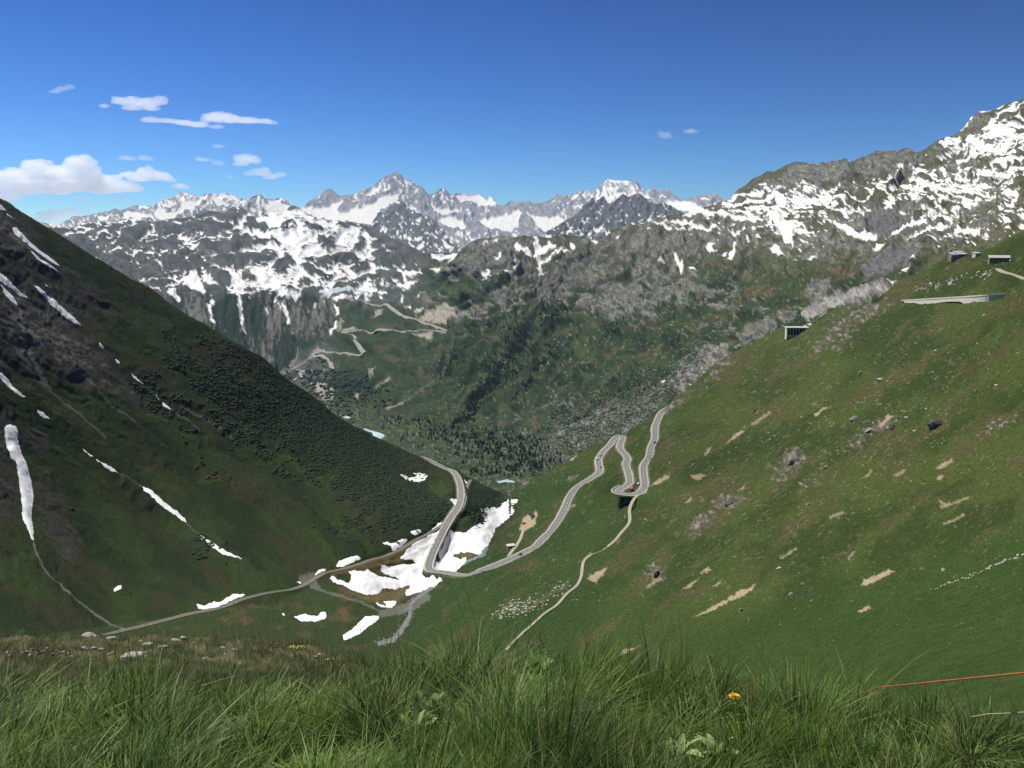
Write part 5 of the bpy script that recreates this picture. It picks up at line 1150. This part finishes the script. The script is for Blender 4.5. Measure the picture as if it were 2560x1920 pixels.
def blade_mesh(name, P0, Hh, W, lean, bend, face, cols, material, seg=4, tilt=0.0, **props):
    """P0 (n,3); Hh length; lean (n,2) unit dir; bend; face angle; cols (n,3)"""
    n = len(P0); ts = np.linspace(0, 1, seg+1)
    fx = np.cos(face); fy = np.sin(face); out = []
    for t in ts:
        c_ = P0.copy(); lat = bend*t**1.8
        lat = lat + tilt*t; c_[:, 0] += lean[:,0]*Hh*lat; c_[:, 1] += lean[:,1]*Hh*lat
        c_[:, 2] += Hh*(t*(1-.32*bend)/np.sqrt(1+tilt**2) - .42*bend**2*t**3)
        w = W*(1-t**2.2)*.5*(.75+.25*min(1,t*4)) if t < 1 else W*0
        if t < 1:
            a = c_.copy(); a[:,0] -= fx*w; a[:,1] -= fy*w; b = c_.copy(); b[:,0] += fx*w; b[:,1] += fy*w; out += [a, b]
        else: out.append(c_)
    Vv = np.stack(out, 1); k = Vv.shape[1]
    tr = []
    for s_ in range(seg-1): a = 2*s_; tr += [(a, a+1, a+3), (a, a+3, a+2)]
    a = 2*(seg-1); tr.append((a, a+1, a+2)); tr = np.array(tr)
    Fq = (tr[None] + np.arange(n)[:,None,None]*k).reshape(-1, 3)
    grad = np.repeat(np.linspace(.45, 1.25, seg+1), 2)[:k]  # dark roots, light tips: shade low between blades put into the colour
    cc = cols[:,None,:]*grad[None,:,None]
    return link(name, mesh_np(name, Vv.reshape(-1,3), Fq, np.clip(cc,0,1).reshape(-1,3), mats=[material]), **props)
r = np.random.default_rng(77)
M_GRASS = mat('grass_blades', attr=True, rough=.5, spec=.16, transl=.42)
# candidate roots, spread over the ground (more of them where the bank is close)
n = 210000
u = r.uniform(-350, 2900, n); v = r.uniform(0, 1, n)
kt = np.interp(u, K.u, K.top); v = kt + (2075-kt)*v**.92
P0 = kat(u, v); Yv = P0[:,1]
tu = sm(1785, 1715, v)*sm(1000, 850, u)         # short stony turf at the left back
clump = fbm(P0[:,0]*2.6, P0[:,1]*2.6, 3, 720)
acc = r.random(n) < np.clip((.72 + clump*.9)*(Yv/2.6)**.6, .10, 1)*(1-tu*.45)*.85
u, v, P0, tu, clump = u[acc], v[acc], P0[acc], tu[acc], clump[acc]; n = len(u)
tall = .165 + .07*fbm(P0[:,0]*1.3, P0[:,1]*1.3, 3, 724) + .09*np.exp(-((u-1230)/330)**2)
tall -= .045*sm(1950,2500,u)
tall += .055*np.exp(-((u-1800)/90)**2)*sm(1850,1760,v)
matted = sm(.05,.45,fbm(P0[:,0]*1.5+20, P0[:,1]*1.9, 3, 728))*(1-tu); tall *= 1-.25*matted
Hh = tall*(.45+.75*r.random(n))*(1-tu) + tu*(.025+.05*r.random(n))
Hh *= np.where(r.random(n) < .03, 1.5, 1.0)
PL = [(1080,1850,60,70),(1320,1745,60,50),(1720,1915,90,40),(1330,1850,35,30),(1835,1800,26,45)]
for (pu,pv,pa,pb) in PL: Hh *= 1 - .85*np.exp(-((u-pu)/pa)**2-((v-pv-15)/pb)**2)
tf = lambda x, y: n2(x*6.5, y*6.5, 760) + .6*n2(x*3.1, y*3.1, 762)
tuft = tf(P0[:,0], P0[:,1]); gx = tf(P0[:,0]+.01, P0[:,1]) - tuft; gy = tf(P0[:,0], P0[:,1]+.01) - tuft
Hh = Hh*np.clip(.78 + .75*tuft, .35, 1.5)**(1-tu)
sw = np.arctan2(-gy-.012+.03*fbm(P0[:,0]*1.1,P0[:,1]*1.1,2,764), -gx+.035)
ang = sw + r.normal(0, .55, n); lean = np.stack([np.cos(ang), np.sin(ang)], 1)
tilt = np.abs(r.normal(.30,.32,n))*(1-tu*.5)
bend = np.clip(.38 + .75*fbm(P0[:,0]*1.7, P0[:,1]*1.7+9, 3, 735) + r.normal(0,.30,n) + .35*matted, .03, 1.15)
W = (.0023 + .0048*r.random(n)**2.2)*(1-tu*.4)*(Yv[acc]/2.8)**.5
face = r.uniform(-.9, .9, n)
gbase = np.array((.125,.220,.030)); gl_ = np.array((.42,.56,.20)); gd = np.array((.026,.062,.010)); dry = np.array((.30,.25,.13)); brn = np.array((.150,.135,.060))
t1 = sm(-.4,.5, fbm(P0[:,0]*2, P0[:,1]*2, 3, 740) + r.normal(0,.25,n)); cols = gd + (gbase-gd)*t1[:,None]; cols = cols*(.80+.35*matted[:,None]+.55*np.clip(tuft,-.4,.6)[:,None])  # hollows between tufts darkened, tops and matted grass lightened: painted light and shade
t2 = r.random(n)**2.0; pale = sm(-.2,.5,fbm(P0[:,0]*1.9+7, P0[:,1]*1.9, 3, 748)+.25*np.exp(-((u-300)/350)**2)); cols = cols + (gl_-cols)*(t2*(.45+.55*pale))[:,None]  # pale highlights on the blades painted into their colour
isdry = r.random(n) < (.035 + .5*np.exp(-((u-1215)/50)**2-((v-1720)/30)**2) + .35*np.exp(-((u-1880)/60)**2-((v-1760)/25)**2) + .22*np.exp(-((u-430)/80)**2-((v-1810)/25)**2)); cols[isdry] = dry*(.6+.6*r.random(isdry.sum()))[:,None]
tb = (tu*sm(-.3,.4,fbm(u/60,v/14,3,745)+.2)); cols = cols + (brn-cols)*(tb*.85)[:,None]
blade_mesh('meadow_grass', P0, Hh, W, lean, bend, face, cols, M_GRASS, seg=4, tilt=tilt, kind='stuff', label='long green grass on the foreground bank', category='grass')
# seed stems standing above the rest
n = 620; u = r.uniform(-200, 2700, n); kt = np.interp(u, K.u, K.top); v = kt + r.uniform(0, 1, n)**1.6*300; P0 = kat(u, v)
ang = r.uniform(0, 6.28, n)
blade_mesh('seed_stems', P0, r.uniform(.28,.46,n)*np.where(u<850,.7,1)*np.where(u>2000,.75,1), np.full(n,.0022), np.stack([np.cos(ang),np.sin(ang)],1), r.uniform(.1,.6,n), r.uniform(-.5,.5,n), np.array((.17,.165,.08))*(.6+.8*r.random((n,1))), M_GRASS, seg=5, kind='stuff', label='thin pale seed stems above the grass', category='grass stems')
# reddish seed heads at the far left
n = 130; u = r.uniform(-60, 150, n); v = r.uniform(1625, 1665, n); P0 = kat(u, v); ang = r.normal(.2,.5,n)
blade_mesh('brown_grass_tuft', P0, r.uniform(.08,.22,n), np.full(n,.0035), np.stack([np.cos(ang),np.sin(ang)],1), r.uniform(.3,.9,n), r.uniform(-.5,.5,n), np.array((.17,.145,.075))*(.6+.8*r.random((n,1))), M_GRASS, seg=5, kind='stuff', label='brown dry grass at the far left edge', category='grass')

def tube(name, pts, rad, material, n=6, parent=None, **props):
    p = np.array(pts, float); t = np.gradient(p, axis=0); t /= np.linalg.norm(t, axis=1, keepdims=True)+1e-12
    a = np.cross(t, [0.3,.1,1]); a /= np.linalg.norm(a, axis=1, keepdims=True); b = np.cross(t, a); rad = np.broadcast_to(rad, (len(p),))
    an = np.arange(n)*2*np.pi/n
    Vv = p[:,None] + (a[:,None]*np.cos(an)[None,:,None] + b[:,None]*np.sin(an)[None,:,None])*rad[:,None,None]
    idx = np.arange(len(p)*n).reshape(len(p), n); j = np.roll(idx, -1, 1)
    q = np.stack([idx[:-1], j[:-1], j[1:], idx[1:]], -1).reshape(-1,4)
    return link(name, mesh_np(name, Vv.reshape(-1,3), q, mats=[material]), parent=parent, **props)
# tall dry stalk whose tip reaches the road in the picture
M_STRAW = mat('straw', (.42,.38,.22), rough=.6)
a = kat(1208., 1715.); tipY = a[1]+.04
def stalk(u0, v0, u1, v1, rad, label):
    a = kat(float(u0), float(v0)); b = P3(u1, v1, a[1]+.05); s_ = np.linspace(0,1,7)[:,None]
    pts = a*(1-s_) + b*s_; pts[:,0] += (np.sin(s_[:,0]*3.14)*.006)
    tube('dry_stalk', pts, np.linspace(rad*1.3, rad*.6, 7), M_STRAW, 5, label=label, category='stalk')
stalk(1222,1712,1158,1446,.0016,'tallest straight dry grass stalk reaching up to the road')
stalk(1340,1712,1316,1500,.0014,'thin dry stalk rising above the grass right of the tallest')
stalk(1375,1712,1328,1497,.0013,'thin leaning dry stalk beside the vertical one')
stalk(1900,1735,1745,1615,.0018,'bent yellow straw lying across the grass above the dandelion')
stalk(1475,1706,1467,1532,.0016,'upright pale green stalk right of the gravel track')
stalk(1706,1715,1712,1598,.003,'broad upright pale blade left of the dandelion')
# orange rope
M_ROPE = mat('orange_rope', (.42,.115,.045), rough=.6, noise=(300,.3))
uu = np.array([2150,2190,2240,2300,2400,2500,2600,2800,2940.]); vv = np.array([1735,1719,1714,1708,1698,1688,1678,1660,1648.]); Yr = np.interp(uu,[2150,2940],[3.15,1.9])
tube('orange_rope', P3(uu, vv, Yr), .0028*np.interp(uu,[2150,2300,2600,2940],[.7,.8,1.0,1.0]), M_ROPE, 8, label='thin orange fence cord stretched over the grass at the right edge', category='cord')
uu = np.array([2430,2470,2520,2600,2800]); tube('pale_cord', P3(uu, np.array([1792,1785,1783,1778,1768]), np.interp(uu,[2430,2800],[2.7,2.3])), .0016, M_STRAW, 6, label='thin pale cord below the orange cord at the right edge', category='cord')

# ------------------------------------------------------------------ stones in the short turf
M_SLAB = mat('schist', (.36,.34,.30), rough=.9, noise=(30,.25), bump=(80,.4,.01))
sm_ = [rockmesh(60+k, M_SLAB, .25) for k in range(5)]
def slab(u, v, w_, h_, label, group=None, k=0, rz=0):
    p = kat(float(u), float(v)+h_*.3); px = p[1]/F
    o = link('stone', sm_[k%5], label=label, category='stone', group=group); o.location = p + np.array([0,0,h_*px*.25]); o.scale = (w_*px*.56, w_*px*.38, h_*px*.62); o.rotation_euler = (.12*math.sin(u), .1*math.cos(u*3), rz)
for i, (u, v, w_, h_, lb) in enumerate([(220,1594,40,9,'flat blue-grey slab at the brow of the bank'),(280,1591,34,7,'long thin slab right of the blue-grey slab'),(332,1636,66,20,'largest pale flat stone in the short turf'),
  (438,1597,30,9,'left slab of the stone cluster at the brow'),(458,1595,20,11,'right block of the stone cluster at the brow'),(212,1616,20,10,'left stone of three beside one another above the largest stone'),(236,1617,22,9,'middle stone of three beside one another above the largest stone'),
  (254,1615,18,11,'right upright stone of the three above the largest stone'),(405,1618,24,6,'thin slanting slab right of the largest stone'),(372,1612,26,5,'thin dark-edged slab below the brow cluster'),(515,1639,24,10,'tan stone at the right end of the turf'),
  (790,1642,16,8,'leftmost of the small stones in the grass hollow'),(800,1634,14,8,'upper one of the small stones in the grass hollow'),(822,1646,26,7,'flat right one of the small stones in the grass hollow')]):
    slab(u, v, w_, h_, lb, k=i, rz=.2*math.sin(i))
for i in range(26):
    slab(-20+i*8+rs.uniform(-3,3), 1634+rs.uniform(-6,7), rs.uniform(7,13), rs.uniform(6,11), 'small pale stone in the broken row at the left edge of the turf', 'small stones in a row at the left', k=i, rz=i)
for i in range(22):
    slab(rs.uniform(180,620), rs.uniform(1600,1650), rs.uniform(5,14), rs.uniform(3,7), 'small pale chip of stone scattered in the turf', 'stone chips in the turf', k=i, rz=i)

# ------------------------------------------------------------------ leafy plants and flowers
M_LEAF = mat('broad_leaf', (.34,.44,.18), rough=.5, spec=.3, noise=(60,.2), transl=.3); M_LEAFD = mat('dark_leaf', (.17,.30,.07), rough=.5, spec=.3, noise=(60,.25), transl=.3)
def leaf(length, width, arch, twist, seed, jag=.25):
    r_ = random.Random(seed); n = 9; v = []; f_ = []
    for i in range(n+1):
        t = i/n; w = width*.5*math.sin(math.pi*min(1,t*.93+.05))**.7*(1 + jag*((-1)**i)*.5); y = length*t
        z = arch*length*math.sin(t*1.9)*.5 - .25*length*t*t; tw = twist*t
        for s_ in (-1,-.0,1):
            v.append((s_*w*math.cos(tw), y, z + abs(s_)*w*.28 + s_*w*math.sin(tw)))
    for i in range(n):
        for k in (0,1): a = i*3+k; f_.append((a,a+1,a+4,a+3))
    return np.array(v), np.array(f_)
def leafy(u, v, nl, L_, W_, material, label, seed, up=.9, spread=1.0, cat='plant'):
    p = kat(float(u), float(v)); t = thing('leafy_plant', label, cat, p)
    r_ = random.Random(seed)
    for k in range(nl):
        lv, lf = leaf(L_*r_.uniform(.7,1.1), W_*r_.uniform(.7,1.15), r_.uniform(.2,.6), r_.uniform(-.6,.6), seed*20+k)
        o = link('leaf', mesh_np('leaf', lv, lf, mats=[material]), parent=t); o.rotation_euler = (up*r_.uniform(.75,1.25), 0, k*6.283/nl*spread + r_.uniform(-.4,.4)); o.location = (0,0,.04*r_.random())
    return t
leafy(1085,1855,12,.17,.045,M_LEAF,'pale broad-leaved plant with upright jagged leaves in the middle of the grass',1,1.25)
leafy(1050,1880,6,.15,.04,M_LEAF,'smaller pale leafy plant at the left foot of the upright one',2,1.15)
leafy(1320,1750,14,.12,.038,M_LEAFD,'dark leafy rosette under the tall grass right of centre',3,.8)
leafy(1345,1722,10,.15,.042,M_LEAFD,'taller dark leafy plant at the crest right of centre',4,1.2)
leafy(1700,1920,14,.10,.028,M_LEAF,'low jagged leaf rosette at the bottom edge right of centre',5,.65)
leafy(1790,1910,9,.09,.026,M_LEAF,'small leaf rosette at the bottom edge near the dandelion',6,.6)
leafy(1330,1850,7,.10,.035,M_LEAF,'light green small rosette below the dark leafy plants',7,.7)
# dandelion
M_YEL = mat('yellow_petals', (.85,.55,.01), rough=.6, transl=.2); M_STEM = mat('green_stem', (.09,.15,.05), rough=.6)
a = kat(1838., 1795.); b = P3(1835, 1742, a[1]-.12)
t = thing('dandelion', 'yellow dandelion flower in the grass at the right', 'flower', a)
hd = b - a
tube('stem', [(0,0,0), tuple(hd*.5+np.array([.01,0,.01])), tuple(hd)], .0018, M_STEM, 6, parent=t)
v = []; f_ = []
rr = random.Random(5)
for ring, (n_, L_, el) in enumerate([(26,.020,.15),(22,.016,.5),(16,.011,.9)]):
    for k in range(n_):
        an = 2*math.pi*(k+rr.random()*.6)/n_; e = el+rr.uniform(-.12,.12); d = np.array([math.cos(an)*math.cos(e), math.sin(an)*math.cos(e), math.sin(e)]); s_ = np.array([-math.sin(an), math.cos(an), 0])*.0021
        b0 = len(v); o0 = hd + d*.002; e1 = hd + d*L_*rr.uniform(.85,1.1); v += [tuple(o0-s_*.6), tuple(o0+s_*.6), tuple(e1+s_), tuple(e1-s_)]; f_.append((b0,b0+1,b0+2,b0+3))
pet = link('petals', mesh_np('petals', np.array(v), np.array(f_), smooth=False, mats=[M_YEL]), parent=t)
tube('calyx', [tuple(hd-np.array([0,0,.008])), tuple(hd)], np.array([.002,.006]), M_STEM, 8, parent=t)
# tiny flowers in the turf
def dots(name, u, v, n, material, label, cat, sp=(30,8)):
    P_ = kat(np.array([rs.gauss(u,sp[0]) for _ in range(n)]), np.array([rs.gauss(v,sp[1]) for _ in range(n)]))
    V_ = (IV1[None]*.006 + P_[:,None] + np.array([0,0,.03])).reshape(-1,3); F_ = (IF1[None]+np.arange(n)[:,None,None]*len(IV1)).reshape(-1,3)
    link(name, mesh_np(name, V_, F_, mats=[material]), kind='stuff', label=label, category=cat)
dots('pink_flowers', 700, 1622, 40, mat('pink_petals', (.22,.05,.09), rough=.7), 'patch of dull pink flowers in the turf', 'flowers')
dots('yellow_flowers', 745, 1636, 26, mat('pale_yellow_petals', (.45,.42,.06), rough=.7), 'small pale yellow flowers beside the stones', 'flowers', (12,5))
# ------------------------------------------------------------------ clouds (beyond the haze) and haze
def cloud_mat(dens):
    m_ = bpy.data.materials.new('cloud'); m_.use_nodes = True
    nt = m_.node_tree; nt.nodes.clear(); o_ = nt.nodes.new('ShaderNodeOutputMaterial'); vs = nt.nodes.new('ShaderNodeVolumePrincipled')
    vs.inputs['Color'].default_value = (1,1,1,1); vs.inputs['Density'].default_value = dens; vs.inputs['Anisotropy'].default_value = .35
    nt.links.new(vs.outputs[0], o_.inputs['Volume']); return m_
CM = {'thick': cloud_mat(.0015), 'thin': cloud_mat(.0009), 'faint': cloud_mat(.0005)}
CY = 60000.0
def cloud(label, lumps, kind='thin', seed=0):
    """lumps: puffs of vapour with true size at their distance, merged into one body"""
    V_, F_ = [], []
    bv, bf = ico(3); off = 0; px = CY/F; rr = random.Random(seed)
    L = []
    for (u, v, ru, rv) in lumps:
        L.append((u, v, ru*.86, rv*.82, 0))
        for k in range(14):
            a = rr.uniform(-.5, 3.64); s_ = rr.uniform(.14,.40)
            L.append((u+math.cos(a)*ru*rr.uniform(.6,.95), v-math.sin(a)*rv*rr.uniform(.6,.9), min(ru, rv*2.2)*s_, rv*s_*1.05, rr.uniform(-.35,.35)))
    for i, (u, v, ru, rv, dy) in enumerate(L):
        c = P3(u, v, CY); d = bv.copy()
        nz = 1 + .42*fbm(d[:,0]*1.8+seed+i*3.1, d[:,2]*1.8+d[:,1]*1.3, 4, 800+seed+i, gain=.6)
        w = d*nz[:,None]; w[:,2] = np.where(w[:,2] < 0, w[:,2]*.7, w[:,2])
        V_.append(w*np.array([ru*px, max(ru,rv)*px*.8, rv*px]) + c + np.array([0, dy*ru*px, 0])); F_.append(bf+off); off += len(bv)
    me = mesh_np('cloud', np.concatenate(V_), np.concatenate(F_), mats=[CM[kind]])
    o = link('cloud', me, label=label, category='cloud')
    md = o.modifiers.new('merge', 'REMESH'); md.mode = 'VOXEL'; md.voxel_size = 75
    return o
def Zc(L): return [(x/2.88, 160+y/2.88, a/2.88, b/2.88) for x,y,a,b in L]
cloud('large white cumulus bank at the left edge of the sky', Zc([(270,760,120,80),(120,810,140,60),(560,730,110,85),(430,790,150,60),(640,800,110,70),(760,850,120,55),(560,860,200,50),(880,890,120,50),(950,900,90,40),(300,860,200,50),(120,900,120,50),(20,880,100,90),(720,910,120,35),(400,920,130,35),(180,930,70,40),(0,800,60,40),(60,960,110,60),(200,900,160,70),(480,890,200,60),(740,900,180,55),(130,850,150,70),(0,1010,60,40)]), kind='thick', seed=1)
cloud('flat-topped small cumulus right above the large cloud bank', Zc([(930,800,80,28),(1050,795,90,55),(1160,815,80,45),(1220,840,45,22),(1000,830,100,28)]), kind='thick', seed=2)
cloud('oval white cloud high at the left, upper of the two long clouds', Zc([(870,270,70,38),(960,275,80,48),(1060,290,90,50),(1150,270,60,48),(950,320,80,22),(1090,325,70,20),(750,305,40,22)]), seed=3)
cloud('thin wisp of cloud highest at the far left', Zc([(400,200,45,22),(450,180,50,20),(500,165,40,18),(530,178,20,10)]), kind='faint', seed=4)
cloud('longest thin streak of cloud, lower of the two long clouds', Zc([(1090,405,90,26),(1200,410,90,22),(1320,425,90,26),(1430,440,90,26),(1560,390,110,48),(1650,400,110,42),(1560,455,60,20),(1780,410,110,30),(1900,415,80,24),(1970,425,40,18)]), seed=5)
cloud('left one of two pale puffs above the small cumulus', Zc([(910,680,60,24),(960,688,30,16)]), kind='faint', seed=6)
cloud('right one of two pale puffs above the small cumulus', Zc([(1040,680,60,25),(1080,692,30,14)]), kind='faint', seed=7)
cloud('stepped cloud with a tail nearest the snowy peaks', Zc([(1770,690,90,42),(1840,700,50,34),(1740,720,60,26),(1800,790,50,28),(1880,785,80,38),(1950,815,60,30),(2020,800,45,22)]), seed=8)
cloud('faint small cloud left of the stepped cloud', Zc([(1450,690,60,22),(1510,685,30,10),(1570,715,50,24),(1610,725,25,12)]), kind='faint', seed=9)
cloud('tiny pale puff over the stepped cloud', Zc([(1570,595,50,20)]), kind='faint', seed=10)
cloud('tiny round puff just above the far peaks', Zc([(1650,815,32,18)]), kind='faint', seed=11)
cloud('low ragged cloud touching the left snowy summit', Zc([(1290,885,70,28),(1330,890,40,18)]), seed=12)
cloud('faint puff above the leftmost ridge', Zc([(840,995,55,28),(890,990,30,18)]), kind='faint', seed=13)
cloud('low flat cloud lying behind the left end of the far range', Zc([(400,1080,150,38),(500,1060,80,30),(270,1110,50,22),(620,1060,40,26),(360,1120,120,25)]), seed=14)
cloud('pair of soft low puffs under the large cloud bank', Zc([(350,980,50,20),(590,975,80,26),(640,1000,40,16)]), kind='faint', seed=15)
cloud('small bright puff alone in the middle right of the sky', [(1664,340,18,12),(1650,333,10,7)], kind='faint', seed=16)
cloud('faint smaller puff right of the lone bright puff', [(1727,329,20,8)], kind='faint', seed=17)

hz = MB().box(-26000, 26000, -600, 36000, -1100, 2450).mesh('haze', None) if False else None
x = MB(); x.box(-26000, 26000, -600, 36000, -1100, 2450)
hme = bpy.data.meshes.new('haze'); hme.from_pydata(x.v, [], x.f)
HM = bpy.data.materials.new('haze'); HM.use_nodes = True; nt = HM.node_tree; nt.nodes.clear()
o_ = nt.nodes.new('ShaderNodeOutputMaterial'); vs = nt.nodes.new('ShaderNodeVolumePrincipled')
vs.inputs['Color'].default_value = (.44,.67,1,1); vs.inputs['Density'].default_value = 1.35e-5; vs.inputs['Anisotropy'].default_value = 0.0
nt.links.new(vs.outputs[0], o_.inputs['Volume']); hme.materials.append(HM)
link('haze', hme, kind='stuff', label='thin blue mountain haze', category='haze')

x = MB(); x.v = [(-160000,37000,-700),(160000,37000,-700),(160000,230000,-700),(-160000,230000,-700)]; x.f = [(0,1,2,3)]
link('cloud_bounce_land', x.mesh('cloud_bounce_land', mat('pale_bounce_land', (.42,.43,.44), rough=1, noise=(.0002,.3))), kind='structure')  # unseen land sheet, added pale to bounce light up under the clouds
